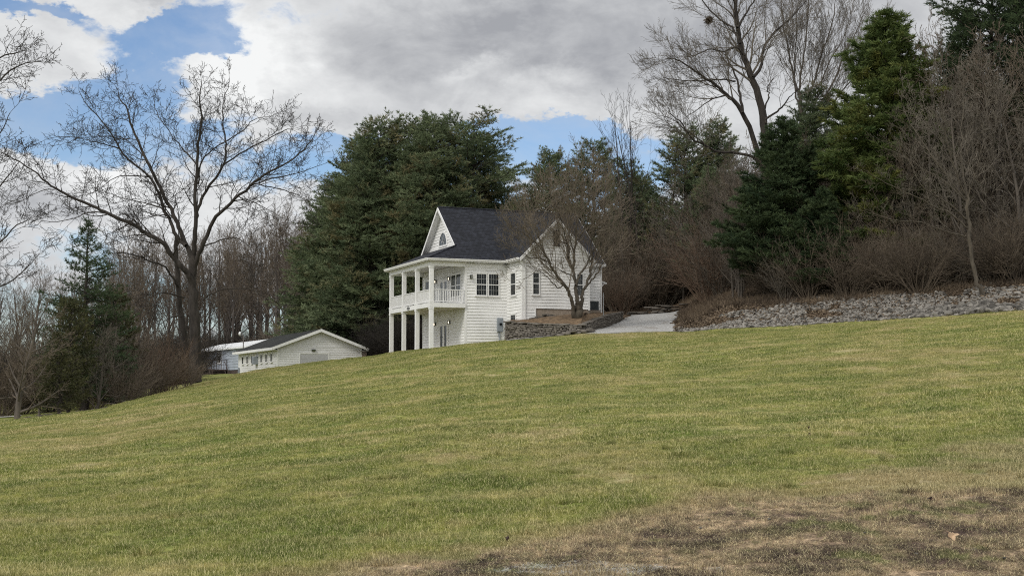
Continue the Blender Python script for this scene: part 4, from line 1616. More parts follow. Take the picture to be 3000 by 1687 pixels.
def wood_mesh(name, lines, rthick=.03):
    """tubes for thick limbs, three-sided prisms for twigs"""
    V, F = [], []
    nv = 0
    A, B_, RA, RB = [], [], [], []
    for pts, rad, lvl in lines:
        if max(rad) > rthick:
            P = np.array(pts)
            sides = 9 if max(rad) > .12 else 6
            dirs = np.gradient(P, axis=0)
            dirs /= np.linalg.norm(dirs, axis=1)[:, None] + 1e-9
            ref = np.array([.31, .95, .07])
            a = np.cross(dirs, ref)
            a /= np.linalg.norm(a, axis=1)[:, None] + 1e-9
            c = np.cross(dirs, a)
            th = np.arange(sides) * 2 * math.pi / sides
            ring = (a[:, None, :] * np.cos(th)[None, :, None] + c[:, None, :] * np.sin(th)[None, :, None]) * np.array(rad)[:, None, None] + P[:, None, :]
            V.append(ring.reshape(-1, 3))
            m_ = len(P)
            i = np.arange(m_ - 1)[:, None] * sides
            k = np.arange(sides)[None, :]
            k2 = (k + 1) % sides
            F.append(np.stack([i + k, i + k2, i + sides + k2, i + sides + k], -1).reshape(-1, 4) + nv)
            nv += m_ * sides
        else:
            for j in range(len(pts) - 1):
                A.append(pts[j]); B_.append(pts[j + 1]); RA.append(rad[j]); RB.append(rad[j + 1])
    if A:
        A, B_ = np.array(A), np.array(B_)
        RA, RB = np.array(RA)[:, None], np.array(RB)[:, None]
        d = B_ - A
        d /= np.linalg.norm(d, axis=1)[:, None] + 1e-9
        a = np.cross(d, np.array([.31, .95, .07]))
        a /= np.linalg.norm(a, axis=1)[:, None] + 1e-9
        c = np.cross(d, a)
        vs = []
        for P, rr in ((A, RA), (B_, RB)):
            for k in range(3):
                th = k * 2 * math.pi / 3
                vs.append(P + (a * math.cos(th) + c * math.sin(th)) * rr)
        v = np.stack(vs, 1).reshape(-1, 3)
        i = np.arange(len(A))[:, None] * 6 + nv
        f = np.concatenate([i + np.array([[0, 1, 4, 3]]), i + np.array([[1, 2, 5, 4]]), i + np.array([[2, 0, 3, 5]])], 0)
        V.append(v)
        F.append(f)
        nv += len(v)
    return np_mesh(name, np.concatenate(V), np.concatenate(F))


def blades(name, C, A, K, ln, w, spread, rg, tint=None, tintvar=.25, lnvar=.3):
    """tufts of K narrow blades at centres C along axes A -> (V, F, tint)"""
    N = len(C)
    C, A = np.asarray(C), np.asarray(A)
    A = A / (np.linalg.norm(A, axis=1)[:, None] + 1e-9)
    dirs = A[:, None, :] + rg.normal(0, spread, (N, K, 3))
    dirs /= np.linalg.norm(dirs, axis=2)[..., None]
    L_ = ln * (1 + rg.uniform(-lnvar, lnvar, (N, K, 1)))
    side = np.cross(dirs, rg.normal(size=(N, K, 3)))
    side /= np.linalg.norm(side, axis=2)[..., None] + 1e-9
    base = C[:, None, :] + rg.normal(0, ln * .10, (N, K, 3))
    v = np.stack([base - side * w / 2, base + side * w / 2, base + dirs * L_ * .6 + side * w * .45, base + dirs * L_], 2).reshape(-1, 3)
    f = np.arange(N * K * 4).reshape(-1, 4)
    t = (rg.uniform(0, 1, N) if tint is None else np.asarray(tint))[:, None] + rg.normal(0, tintvar, (N, K))
    return v, f, np.repeat(np.clip(t, 0, 1).reshape(-1), 4)


BARE = dict(seg=[8, 6, 5, 4, 3], n=[11, 7, 6, 5, 0], t0=[.3, .25, .2, .15, 0], ang=[45, 42, 42, 45, 40], ratio=[.55, .5, .5, .5, .5],
            fall=[.45, .4, .35, .3, 0], wob=[.04, .10, .14, .18, .2], trop=[.02, .06, .05, .03, .02], taper=[.25, .25, .3, .4, .5],
            rr=[.5, .55, .6, .6, .6], rmin=.008)


def bare_tree_meshes(H, S, seed, r0=.22, lean=(0, 0)):
    rg = random.Random(seed)
    T = Wood()
    grow(T, (0, 0, -.4), norm((lean[0], lean[1], 1)), H * .82, r0, 0, S, rg)
    lim = [l for l in T.lines if l[2] <= 1]
    tw = [l for l in T.lines if l[2] > 1]
    return wood_mesh('trunk', lim), wood_mesh('crown', tw)


def place_tree(meshes, mats, loc, rz, sc, name='bare_tree', label=None, cat='tree', group=None, parts=('trunk', 'crown'), scale3=None):
    E_ = empty(name, loc, rz, label=label, cat=cat, group=group)
    E_.scale = scale3 or (sc, sc, sc)
    for me, mt, pn in zip(meshes, mats, parts):
        if me is None:
            continue
        if not me.materials:
            me.materials.append(mt)
        o = D.objects.new(pn, me)
        COL.objects.link(o)
        o.parent = E_
    return E_


# guided hero trees: limbs drawn as 3-D polylines, then grown on
def hero(limbs, base, S, seed, twig_lvl=2):
    """limbs: (list of world points, r0, r1, density, start t)"""
    rg = random.Random(seed)
    T = Wood()
    for pts, r0, r1, dens, t0 in limbs:
        # smooth with catmull-rom and add small wobble
        P = [Vector(p) - base for p in pts]
        Q = []
        for i in range(len(P) - 1):
            a, b_, c, d_ = P[max(i - 1, 0)], P[i], P[i + 1], P[min(i + 2, len(P) - 1)]
            for k in range(4):
                t = k / 4
                Q.append(.5 * ((2 * b_) + (c - a) * t + (2 * a - 5 * b_ + 4 * c - d_) * t * t + (3 * b_ - a - 3 * c + d_) * t ** 3))
        Q.append(P[-1])
        Q = [q + Vector((rg.gauss(0, .035), rg.gauss(0, .05), rg.gauss(0, .02))) if 0 < i < len(Q) - 1 else q for i, q in enumerate(Q)]
        n = len(Q)
        rad = [lerp(r0, r1, i / (n - 1)) for i in range(n)]
        T.lines.append(([tuple(q) for q in Q], rad, 0))
        L = sum((Q[i + 1] - Q[i]).length for i in range(n - 1))
        if dens <= 0:
            continue
        dirs = [norm(tuple(Q[min(i + 1, n - 1)] - Q[max(i - 1, 0)])) for i in range(n)]
        S2 = dict(S)
        S2['n'] = list(S['n'])
        S2['n'][0] = L * dens
        S2['ratio'] = list(S['ratio'])
        S2['ratio'][0] = S['len0'] / L
        spawn(T, [tuple(q) for q in Q], rad, dirs, L, 0, S2, rg, t0)
    lim = [l for l in T.lines if l[2] == 0]
    tw = [l for l in T.lines if l[2] > 0]
    return wood_mesh('trunk', lim), wood_mesh('crown', tw)


def pl(pix, Y0, dY=0.0):
    """photo polyline to world points, depth changing by dY along it"""
    n = len(pix)
    return [at(x, y, Y0 + dY * i / (n - 1)) for i, (x, y) in enumerate(pix)]


TW = dict(seg=[1, 7, 5, 4, 3], n=[0, 6, 3.6, 2, 0], t0=[.1, .2, .2, .2, 0], ang=[46, 46, 50, 50, 45], ratio=[.5, .56, .56, .55, .5], fall=[.5, .4, .3, .3, 0],
          wob=[.1, .15, .22, .26, .28], trop=[.03, .05, .04, .03, .02], taper=[.3, .25, .4, .5, .6], rr=[.4, .5, .6, .6, .6], rmin=.0135, len0=2.9)


# --- the big spreading tree on the left
def big_left():
    Y = 103.0
    base = gat(572, Y)
    L = []

    def add(pix, r0, r1, dY=0, dens=1.15, t0=.15, Ys=0.0):
        L.append((pl(pix, Y + Ys, dY), r0 * .74, r1 * .8, dens * 1.15, t0))
    add([(574, 1120), (572, 1040), (572, 960), (566, 880), (562, 815), (568, 750)], .62, .36, 0, 0)
    add([(566, 855), (556, 812), (538, 790), (501, 746), (474, 709), (424, 682), (392, 659), (319, 627), (272, 604), (217, 581), (167, 554), (136, 534), (97, 499), (39, 465), (-10, 440)], .30, .03, -5, 1.1, .2)
    add([(562, 800), (556, 745), (528, 677), (510, 630), (470, 554), (423, 460), (388, 375), (373, 321), (349, 285), (346, 258)], .27, .03, 2, 1.15, .25)
    add([(545, 720), (517, 691), (497, 640), (485, 625), (472, 589), (439, 519), (361, 453), (334, 402), (287, 340), (248, 300), (231, 265)], .2, .025, 5, 1.15, .2)
    add([(568, 752), (571, 700), (573, 647), (574, 538), (582, 422), (590, 344), (586, 288), (590, 238)], .27, .03, -2, 1.1, .3)
    add([(574, 650), (582, 608), (606, 558), (656, 480), (660, 422), (652, 367), (656, 297), (672, 231)], .18, .025, 3, 1.2, .2)
    add([(656, 482), (718, 441), (796, 402), (842, 379), (866, 385)], .09, .02, -2, 1.3, .1, 1.5)
    add([(580, 540), (590, 480), (621, 441), (714, 383), (738, 352), (796, 340)], .10, .02, -3, 1.2, .15)
    add([(568, 790), (590, 730), (625, 647), (660, 608), (718, 558), (776, 511), (835, 480), (893, 437), (924, 391)], .24, .025, -4, 1.15, .3)
    add([(735, 545), (796, 523), (893, 501), (950, 480)], .08, .02, 2, 1.2, .1, -2)
    add([(760, 540), (835, 558), (889, 581), (905, 610)], .06, .015, 1, 1.0, .1, -2)
    add([(676, 592), (720, 585), (780, 612), (830, 640)], .07, .015, -2, 1.0, .1, -1)
    add([(578, 484), (552, 455), (524, 422), (466, 344), (450, 294)], .09, .02, 3, 1.3, .1, -1)
    add([(352, 436), (310, 425), (272, 414), (213, 402), (147, 404)], .07, .02, -2, 1.3, .1, 4)
    add([(423, 460), (395, 430), (350, 400), (300, 400), (265, 395)], .06, .015, 2, 1.3, .1, 1.5)
    add([(440, 520), (395, 515), (340, 520), (280, 560), (250, 575)], .07, .015, -2, 1.1, .1, 3)
    add([(502, 640), (470, 610), (400, 590), (330, 570), (285, 545)], .08, .015, -3, 1.2, .1, 1)
    add([(475, 712), (430, 690), (380, 690), (340, 705), (300, 720)], .07, .015, -3, 1.0, .1, -2)
    add([(320, 628), (270, 620), (215, 640), (150, 650), (100, 640)], .07, .015, -3, 1.2, .1, -3)
    add([(165, 554), (120, 560), (60, 590), (10, 600)], .05, .015, -1, 1.2, .1, -4)
    # second, paler trunk close behind
    add([(548, 1100), (543, 1000), (530, 919), (522, 830), (517, 760), (517, 691)], .34, .18, 0, 0, .3, 2.5)
    add([(523, 840), (505, 814), (483, 782), (437, 764), (401, 750), (360, 741), (310, 742)], .14, .03, -3, 1.0, .3, 2)
    add([(541, 872), (490, 858), (450, 866), (420, 895)], .09, .02, -3, 1.0, .2, 1)
    add([(540, 925), (500, 930), (470, 950)], .07, .02, -2, 1.0, .2, 1)
    add([(600, 720), (660, 700), (700, 700), (740, 735), (760, 790)], .08, .015, -3, .8, .2, -1)
    add([(590, 880), (640, 850), (690, 845), (740, 850), (790, 880)], .08, .015, -3, .8, .2, -1)
    tr, cr = hero(L, base, TW, 11)
    place_tree((tr, cr), (M['bark_dark'], M['twig_dark']), base, 0, 1, 'spreading_tree',
               'huge bare spreading tree with dark limbs standing left of the garage', 'tree')


big_left()


def tall_right():
    Y = 104.0
    f = 1.1646
    base = gat(2243, Y)
    L = []

    def add(pix, r0, r1, dY=0, dens=1.2, t0=.1, Ys=0.0):
        L.append((pl([(x * f, y * f) for x, y in pix], Y + Ys, dY), r0, r1, dens, t0))
    add([(1935, 640), (1930, 500), (1925, 360), (1915, 270), (1885, 180), (1860, 110), (1850, 0), (1845, -90), (1850, -180)], .42, .06, 1, 1.0, .45)
    add([(1915, 420), (1893, 340), (1855, 265), (1830, 240), (1800, 215), (1750, 180), (1700, 150), (1672, 150)], .22, .02, -3, 1.3, .3)
    add([(1868, 285), (1862, 240), (1850, 190), (1830, 150), (1815, 120)], .12, .02, 2, 1.2, .2, -1)
    add([(1850, 205), (1810, 200), (1750, 205), (1690, 200), (1665, 190)], .07, .015, -2, 1.3, .1)
    add([(1926, 300), (1955, 280), (1975, 262), (1990, 240), (2010, 225)], .09, .02, -2, 1.0, .2)
    add([(1926, 310), (1925, 270), (1935, 240), (1930, 220), (1955, 190)], .08, .02, 2, 1.0, .2)
    add([(1895, 195), (1915, 170), (1922, 120), (1950, 80), (1985, 50), (2020, 10), (2050, -30)], .14, .02, 3, 1.4, .15)
    add([(1875, 140), (1850, 120), (1820, 130), (1780, 125), (1740, 140), (1700, 110)], .09, .02, -2, 1.4, .15)
    add([(1862, 110), (1840, 70), (1800, 40), (1760, -10), (1740, -60)], .10, .02, 2, 1.4, .15)
    add([(1855, 70), (1880, 30), (1910, -20), (1940, -80)], .10, .02, 2, 1.4, .15)
    add([(1851, 10), (1820, -40), (1790, -90)], .08, .02, -2, 1.4, .15)
    add([(1830, 240), (1790, 250), (1750, 280), (1720, 300)], .06, .015, -2, 1.2, .15, -1)
    # low, long limb to the left
    add([(1925, 450), (1900, 400), (1850, 385), (1800, 380), (1765, 360), (1740, 350), (1715, 310), (1690, 290), (1680, 270)], .13, .02, -4, 1.3, .35)
    add([(1770, 362), (1730, 330), (1690, 300), (1650, 290)], .05, .012, -1, 1.3, .15, -3)
    S = dict(TW)
    S.update(wob=[.1, .12, .15, .18, .2], ang=[40, 32, 32, 34, 35], len0=3.6, n=[0, 7, 4, 2.2, 0], ratio=[.5, .58, .58, .55, .5], trop=[.03, .07, .06, .04, .03], rmin=.010)
    tr, cr = hero(L, base, S, 12)
    place_tree((tr, cr), (M['bark_dark'], M['twig_grey']), base, 0, 1, 'tall_bare_tree',
               'tallest bare tree, its dark forked trunk rising out of the frame above the woods', 'tree')
    # squirrel nest
    n = at(1783 * f, 52 * f, Y + 1)
    rg = np.random.default_rng(3)
    v, fc, t = blades('nest', rg.normal(0, .12, (140, 3)), rg.normal(size=(140, 3)), 4, .22, .05, .5, rg)
    me = np_mesh('nest', v + np.array(n), fc, {'tint': t})
    tag(link('nest', me, M['dry_leaf']), 'dark clump of leaves, a squirrel nest high in the tallest bare tree', 'nest')
    # the finer, vase-shaped tree beside it
    Y = 108.0
    base2 = gat(2347, Y)
    L = []

    def add2(pix, r0, r1, dY=0, dens=1.5, t0=.1, Ys=0.0):
        L.append((pl([(x * f, y * f) for x, y in pix], Y + Ys, dY), r0, r1, dens, t0))
    add2([(2025, 560), (2020, 440), (2015, 330), (2013, 250), (2006, 225)], .24, .14, 0, 0)
    add2([(2010, 240), (1996, 190), (1985, 140), (1975, 90), (1968, 30), (1960, -40)], .10, .015, 2)
    add2([(2008, 240), (2015, 190), (2025, 120), (2030, 60), (2035, -30)], .10, .015, -1)
    add2([(2015, 290), (2040, 230), (2060, 160), (2085, 90), (2100, 20), (2110, -40)], .10, .015, 2)
    add2([(2020, 340), (2050, 280), (2090, 220), (2120, 150), (2150, 90), (2170, 40)], .11, .015, -2)
    add2([(2022, 350), (2070, 300), (2110, 240), (2150, 190), (2185, 120), (2200, 80)], .09, .015, 2)
    add2([(2010, 270), (2000, 210), (2000, 140), (2005, 70), (2000, 0)], .08, .015, 3)
    add2([(2030, 300), (2060, 240), (2080, 170), (2120, 100), (2140, 30)], .08, .015, 0)
    S2 = dict(S)
    S2.update(ang=[26, 26, 26, 28, 25], len0=3.6, wob=[.05, .07, .09, .1, .1], n=[0, 7, 4, 2.6, 0], trop=[.05, .08, .06, .04, .03])
    tr, cr = hero(L, base2, S2, 13)
    place_tree((tr, cr), (M['bark_grey'], M['twig_grey']), base2, 0, 1, 'vase_shaped_tree',
               'fine-twigged vase-shaped bare tree between the tallest bare tree and the big green pine', 'tree')


tall_right()


def yard_tree():
    Y = 91.5
    g = at(1690, 931, Y)
    base = Vector((g.x, g.y, g.z - .15))
    L = []

    def add(pix, r0, r1, dY=0, dens=2.0, t0=.1, Ys=0.0):
        L.append((pl([(1440 + x / 2.898, 560 + y / 2.898) for x, y in pix], Y + Ys, dY), r0 * .85, r1, dens * .82, t0))
    add([(735, 1095), (737, 1030), (738, 980), (735, 940)], .30, .24, 0, 0)
    add([(705, 1080), (690, 1000), (680, 920), (650, 850), (620, 800), (560, 720), (510, 650), (480, 580), (430, 490), (405, 400), (370, 340)], .17, .03, -2.5, 2.0, .3)
    add([(738, 1000), (725, 900), (715, 820), (705, 720), (680, 650), (650, 560), (640, 440), (600, 380), (560, 300), (540, 200)], .17, .025, 2, 2.0, .35)
    add([(760, 1060), (765, 960), (770, 880), (800, 800), (835, 700), (850, 600), (870, 500), (900, 420), (960, 330), (990, 230)], .15, .025, 2.5, 2.0, .35)
    add([(690, 680), (700, 600), (705, 520), (720, 420), (720, 330), (740, 200), (760, 80), (765, -60)], .12, .02, -1.5, 2.0, .2, .8)
    add([(712, 800), (745, 720), (800, 640), (835, 560), (840, 450), (860, 300), (870, 150), (880, 0)], .10, .02, 3, 2.0, .2)
    add([(790, 830), (850, 750), (900, 690), (960, 600), (1030, 500), (1080, 440)], .08, .015, -2, 2.0, .2, 1)
    add([(650, 560), (655, 450), (650, 340), (640, 200), (620, 60), (600, -80)], .08, .015, 2, 2.0, .15, .8)
    add([(405, 400), (380, 300), (340, 200), (300, 110)], .05, .012, 1, 2.2, .1, -2)
    add([(470, 600), (400, 570), (320, 560), (250, 520), (190, 510)], .05, .012, -2, 2.2, .1, -2)
    add([(620, 800), (560, 820), (520, 780), (430, 690), (380, 680), (290, 740), (190, 760)], .05, .012, -2, 1.8, .1, -1)
    add([(690, 720), (620, 690), (560, 660), (480, 620)], .05, .012, -2, 1.8, .1)
    add([(640, 450), (560, 400), (480, 300), (440, 230)], .05, .012, -1, 2.0, .1, 1)
    add([(870, 500), (930, 420), (1010, 330), (1060, 200), (1100, 80)], .06, .012, 2, 2.0, .1, 2)
    add([(725, 420), (790, 320), (830, 200), (830, 60), (840, -80)], .06, .012, -2, 2.2, .1, .2)
    add([(640, 440), (600, 300), (560, 150), (500, 40), (470, -60)], .05, .012, -2, 2.2, .1, 1)
    add([(760, 80), (790, -40), (800, -150), (820, -220)], .05, .012, 1, 2.4, .1, -.6)
    add([(700, 520), (660, 380), (680, 220), (690, 60), (680, -120)], .06, .012, -2, 2.4, .1)
    add([(850, 600), (900, 520), (960, 420), (1030, 300), (1060, 180)], .05, .012, 2, 2.4, .1, 2)
    add([(880, 300), (930, 180), (960, 60), (980, -80)], .05, .012, 1, 2.4, .1, 2.5)
    add([(480, 590), (420, 480), (330, 400), (240, 340), (160, 300)], .05, .012, -2, 2.2, .1, -2)
    add([(430, 490), (360, 420), (290, 300), (260, 180), (230, 90)], .05, .012, -1, 2.2, .1, -2)
    S = dict(TW)
    S.update(len0=2.8, n=[0, 6, 4, 2.2, 0], ang=[36, 32, 34, 36, 35], rmin=.0085, trop=[.04, .09, .08, .05, .03], wob=[.08, .10, .13, .16, .18])
    tr, cr = hero(L, base, S, 14)
    place_tree((tr, cr), (M['bark_yard'], M['twig_yard']), base, 0, 1, 'yard_tree',
               'bare multi-stemmed yard tree on the stone terrace in front of the house wing', 'tree')


yard_tree()


def sapling_right():
    Y = 77.5
    f = 1 / 1.61
    base = gat(2888, Y)
    L = []

    def add(pix, r0, r1, dY=0, dens=1.6, t0=.1, Ys=0.0):
        L.append((pl([(2300 + x * f, y * f) for x, y in pix], Y + Ys, dY), r0, r1, dens, t0))
    add([(945, 1410), (910, 1340), (885, 1240), (870, 1120), (862, 1000), (862, 930)], .13, .09, 0, 0)
    add([(864, 950), (830, 870), (790, 760), (760, 650), (720, 560), (690, 500)], .05, .01, -2)
    add([(862, 935), (835, 800), (832, 650), (840, 500), (840, 380)], .05, .01, 1)
    add([(862, 935), (890, 850), (920, 740), (935, 640)], .04, .01, -1)
    add([(866, 1040), (800, 980), (720, 930), (640, 870), (560, 700), (500, 640)], .05, .01, -2)
    add([(866, 1080), (780, 1010), (680, 960), (560, 900), (450, 850), (370, 800)], .05, .01, -3)
    add([(870, 1120), (760, 1090), (640, 1050), (520, 1040), (420, 1010), (350, 990)], .04, .01, -2)
    add([(864, 960), (740, 800), (640, 660), (580, 560), (555, 500)], .05, .01, 1)
    add([(864, 960), (760, 860), (660, 800), (560, 740), (450, 690)], .04, .01, 2)
    S = dict(TW)
    S.update(len0=1.5, n=[0, 6, 3, 2, 0], ang=[38, 35, 38, 38, 35], rmin=.006, wob=[.08, .10, .13, .16, .18])
    tr, cr = hero(L, base, S, 15)
    place_tree((tr, cr), (M['bark_yard'], M['twig_grey']), base, 0, 1, 'leaning_sapling',
               'slim leaning bare tree with pale branches fanning left, rooted in the rock bank', 'tree')


sapling_right()


# --- evergreens
def evergreen(H, Rad, prof, seed, whorl=.5, nb=6, z0=.08, elev=(5, 50), K=10, ln=.24, w=.035, spread=.45, dens=1.0, inner=.25, droop=.02, r0=.25, tint_top=.0, cl=.38):
    rg = random.Random(seed)
    nr = np.random.default_rng(seed)
    lines, C, A, Tn = [], [], [], []
    pts = [(rg.gauss(0, .05) * (i > 0), rg.gauss(0, .05) * (i > 0), H * i / 10 - (.4 if i == 0 else 0)) for i in range(11)]
    lines.append((pts, [max(.02, r0 * (1 - i / 10.3)) for i in range(11)], 0))
    z = H * z0
    while z < H * .985:
        h = z / H
        for k in range(nb if rg.random() < .8 else nb - 2):
            L = Rad * prof(h) * rg.uniform(.68, 1.12)
            if L < .15:
                L = .15
            a = rg.uniform(0, 6.283)
            e = math.radians(lerp(elev[0], elev[1], h ** 1.5) + rg.gauss(0, 6))
            d = norm((math.cos(a) * math.cos(e), math.sin(a) * math.cos(e), math.sin(e)))
            p = (0, 0, z + rg.uniform(-.5, .5) * whorl)
            n = max(3, int(L / .45))
            P = [p]
            Dd = []
            bt = rg.random()
            for i in range(n):
                tt = i / n
                d = norm((d[0] + rg.gauss(0, .07), d[1] + rg.gauss(0, .07), d[2] + rg.gauss(0, .05) + (.06 if tt > .5 else -droop)))
                p = (p[0] + d[0] * L / n, p[1] + d[1] * L / n, p[2] + d[2] * L / n)
                P.append(p)
                Dd.append(d)
            rr = .012 + L * .010
            lines.append((P, [rr * (1 - .8 * i / n) for i in range(n + 1)], 1))
            # branchlets with tufts
            m_ = max(2, int(L / .28 * dens))
            for j in range(m_):
                t = inner + (1 - inner) * (j + rg.random()) / m_
                i = min(int(t * n), n - 1)
                f = t * n - i
                q = tuple(P[i][c] + (P[i + 1][c] - P[i][c]) * f for c in range(3))
                dd = Dd[i]
                s = 1 if j % 2 else -1
                sa = norm((-dd[1] * s + dd[0] * .7 + rg.gauss(0, .15), dd[0] * s + dd[1] * .7 + rg.gauss(0, .15), rg.gauss(.12, .22)))
                bl = min(L * cl, 1.5) * (1.1 - .7 * t) * rg.uniform(.6, 1.2) + .12
                nn = max(1, int(bl / .22))
                for g in range(nn + 1):
                    ff = (g + .4) / (nn + .4)
                    C.append((q[0] + sa[0] * bl * ff, q[1] + sa[1] * bl * ff, q[2] + sa[2] * bl * ff + .05 * ff))
                    A.append((sa[0], sa[1], sa[2] + .35))
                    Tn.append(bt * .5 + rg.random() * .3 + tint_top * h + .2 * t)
            C.append(P[-1]); A.append((Dd[-1][0], Dd[-1][1], Dd[-1][2] + .6)); Tn.append(.6)
        z += whorl * rg.uniform(.8, 1.2)
    for g in range(5):
        C.append((0, 0, H - g * .25)); A.append((0, 0, 1)); Tn.append(.5)
    v, f, t = blades('crown', C, A, K, ln, w, spread, nr, Tn, .15)
    return wood_mesh('trunk', lines), np_mesh('crown', v, f, {'tint': t}), len(C)


def p_round(h):
    return max(.02, min(1, (1.02 - h) ** .5 * 1.12) * min(1, .62 + h * 2.2))


def p_cone(h):
    return max(.02, (1 - h) ** .85 * min(1, .6 + h * 2))


def p_oval(h):
    return max(.03, math.sqrt(max(0, 1 - ((h - .36) / .66) ** 2)))


WP1 = evergreen(17.5, 4.9, p_round, 101, whorl=.44, nb=9, elev=(2, 48), K=10, ln=.24, w=.036, dens=1.25)
WP2 = evergreen(15.0, 4.6, p_round, 102, whorl=.44, nb=9, elev=(0, 50), K=10, ln=.24, w=.036, dens=1.25)
WP3 = evergreen(15.5, 4.9, lambda h: p_round(h) * (.9 if h < .6 else 1.25), 103, whorl=.6, nb=6, elev=(0, 40), K=9, ln=.25, w=.036, dens=1.15)
SC1 = evergreen(17.8, 5.0, lambda h: max(.08, min(1, (1.0 - h) ** .48 * 1.12) * min(1, .7 + h)), 104, whorl=.5, nb=8, elev=(16, 66), K=22, ln=.32, w=.045, dens=.95, cl=.36, spread=.55, tint_top=.15)
SC2 = evergreen(12.6, 4.3, lambda h: max(.06, min(1, (1.0 - h) ** .62 * 1.2) * min(1, .75 + h)), 105, whorl=.48, nb=8, elev=(14, 62), K=20, ln=.30, w=.045, dens=.95, cl=.36, spread=.55)
SP1 = evergreen(11.6, 5.2, lambda h: max(.02, (1 - h) ** .95 * min(1, .45 + h)), 106, whorl=.42, nb=8, elev=(-4, 38), K=9, ln=.20, w=.03, dens=1.0)
CD1 = evergreen(5.2, 1.7, p_oval, 107, whorl=.32, nb=7, elev=(20, 60), K=9, ln=.2, w=.03, dens=1.0, r0=.12)
HP1 = evergreen(20, 3.6, lambda h: max(.05, math.sqrt(max(0, 1 - ((h - .62) / .40) ** 2))), 109, whorl=.5, nb=7, z0=.3, elev=(5, 50), K=10, ln=.26, w=.04, dens=.95)
JP1 = evergreen(12, 3.9, p_round, 108, whorl=.46, nb=8, elev=(5, 55), K=10, ln=.24, w=.036, dens=1.05)


def ever(me, mat, px, Y, rz, sc, label, group=None, name='pine_tree', top=None, base_dz=0.0, H=None, wide=1.0, cat='pine tree'):
    p = gat(px, Y, base_dz)
    sz = sc
    if top is not None:
        t = at(px, top, Y)
        sz = (t.z - p.z) / H
        sc = sz * wide
    return place_tree(me[:2], (M['bark_dark'], M[mat]), p, rz, sc, name, label, cat, group, scale3=(sc, sc, sz))


# the white pine cluster behind the house
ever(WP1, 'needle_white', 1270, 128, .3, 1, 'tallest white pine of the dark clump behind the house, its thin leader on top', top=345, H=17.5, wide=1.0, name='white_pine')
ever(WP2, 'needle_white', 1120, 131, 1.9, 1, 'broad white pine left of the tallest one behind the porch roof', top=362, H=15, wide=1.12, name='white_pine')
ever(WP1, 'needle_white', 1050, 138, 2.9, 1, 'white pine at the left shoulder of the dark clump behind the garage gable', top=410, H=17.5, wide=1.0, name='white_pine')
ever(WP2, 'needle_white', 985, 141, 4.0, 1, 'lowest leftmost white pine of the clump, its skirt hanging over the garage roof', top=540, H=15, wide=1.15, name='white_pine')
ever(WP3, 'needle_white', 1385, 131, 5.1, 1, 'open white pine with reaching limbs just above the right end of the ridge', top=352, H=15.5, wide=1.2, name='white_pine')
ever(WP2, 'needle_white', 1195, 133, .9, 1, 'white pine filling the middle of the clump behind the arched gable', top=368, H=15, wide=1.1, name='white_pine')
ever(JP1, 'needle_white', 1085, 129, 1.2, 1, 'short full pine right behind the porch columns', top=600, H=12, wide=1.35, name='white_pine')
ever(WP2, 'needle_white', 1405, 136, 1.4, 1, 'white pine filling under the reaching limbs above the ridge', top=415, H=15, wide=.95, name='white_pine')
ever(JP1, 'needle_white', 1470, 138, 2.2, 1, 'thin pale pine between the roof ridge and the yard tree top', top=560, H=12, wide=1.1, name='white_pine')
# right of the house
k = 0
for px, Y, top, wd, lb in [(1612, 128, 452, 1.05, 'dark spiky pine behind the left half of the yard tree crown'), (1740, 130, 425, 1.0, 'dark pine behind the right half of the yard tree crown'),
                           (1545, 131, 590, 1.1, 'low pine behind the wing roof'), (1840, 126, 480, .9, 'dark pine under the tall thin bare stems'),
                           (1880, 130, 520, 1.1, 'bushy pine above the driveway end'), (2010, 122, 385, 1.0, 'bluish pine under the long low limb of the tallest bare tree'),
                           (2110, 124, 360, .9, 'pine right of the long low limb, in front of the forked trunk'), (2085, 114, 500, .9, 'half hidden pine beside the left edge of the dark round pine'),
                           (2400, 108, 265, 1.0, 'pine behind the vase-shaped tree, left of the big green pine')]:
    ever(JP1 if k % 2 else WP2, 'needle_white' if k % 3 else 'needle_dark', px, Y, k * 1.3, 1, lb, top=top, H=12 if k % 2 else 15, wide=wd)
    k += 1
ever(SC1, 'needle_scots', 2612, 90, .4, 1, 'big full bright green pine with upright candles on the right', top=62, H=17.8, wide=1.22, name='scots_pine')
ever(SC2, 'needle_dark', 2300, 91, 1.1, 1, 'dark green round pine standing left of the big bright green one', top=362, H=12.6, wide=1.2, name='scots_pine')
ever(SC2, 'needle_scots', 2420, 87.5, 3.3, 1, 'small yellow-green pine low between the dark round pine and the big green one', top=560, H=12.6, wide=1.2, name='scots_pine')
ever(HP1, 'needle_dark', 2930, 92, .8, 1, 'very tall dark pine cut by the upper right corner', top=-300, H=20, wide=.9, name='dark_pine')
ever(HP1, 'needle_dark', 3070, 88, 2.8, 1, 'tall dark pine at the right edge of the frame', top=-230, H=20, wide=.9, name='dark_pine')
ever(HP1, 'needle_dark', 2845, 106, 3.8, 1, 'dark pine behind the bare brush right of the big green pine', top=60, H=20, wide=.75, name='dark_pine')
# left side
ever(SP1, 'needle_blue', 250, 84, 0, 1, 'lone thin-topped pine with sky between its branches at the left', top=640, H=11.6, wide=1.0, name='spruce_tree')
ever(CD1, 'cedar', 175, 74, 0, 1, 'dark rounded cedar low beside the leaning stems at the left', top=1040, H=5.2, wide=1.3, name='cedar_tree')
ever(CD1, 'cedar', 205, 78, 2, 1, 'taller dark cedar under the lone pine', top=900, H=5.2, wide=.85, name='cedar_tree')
ever(CD1, 'cedar', 330, 90, 1, 1, 'brownish cedar right of the lone pine', top=880, H=5.2, wide=.9, name='cedar_tree')

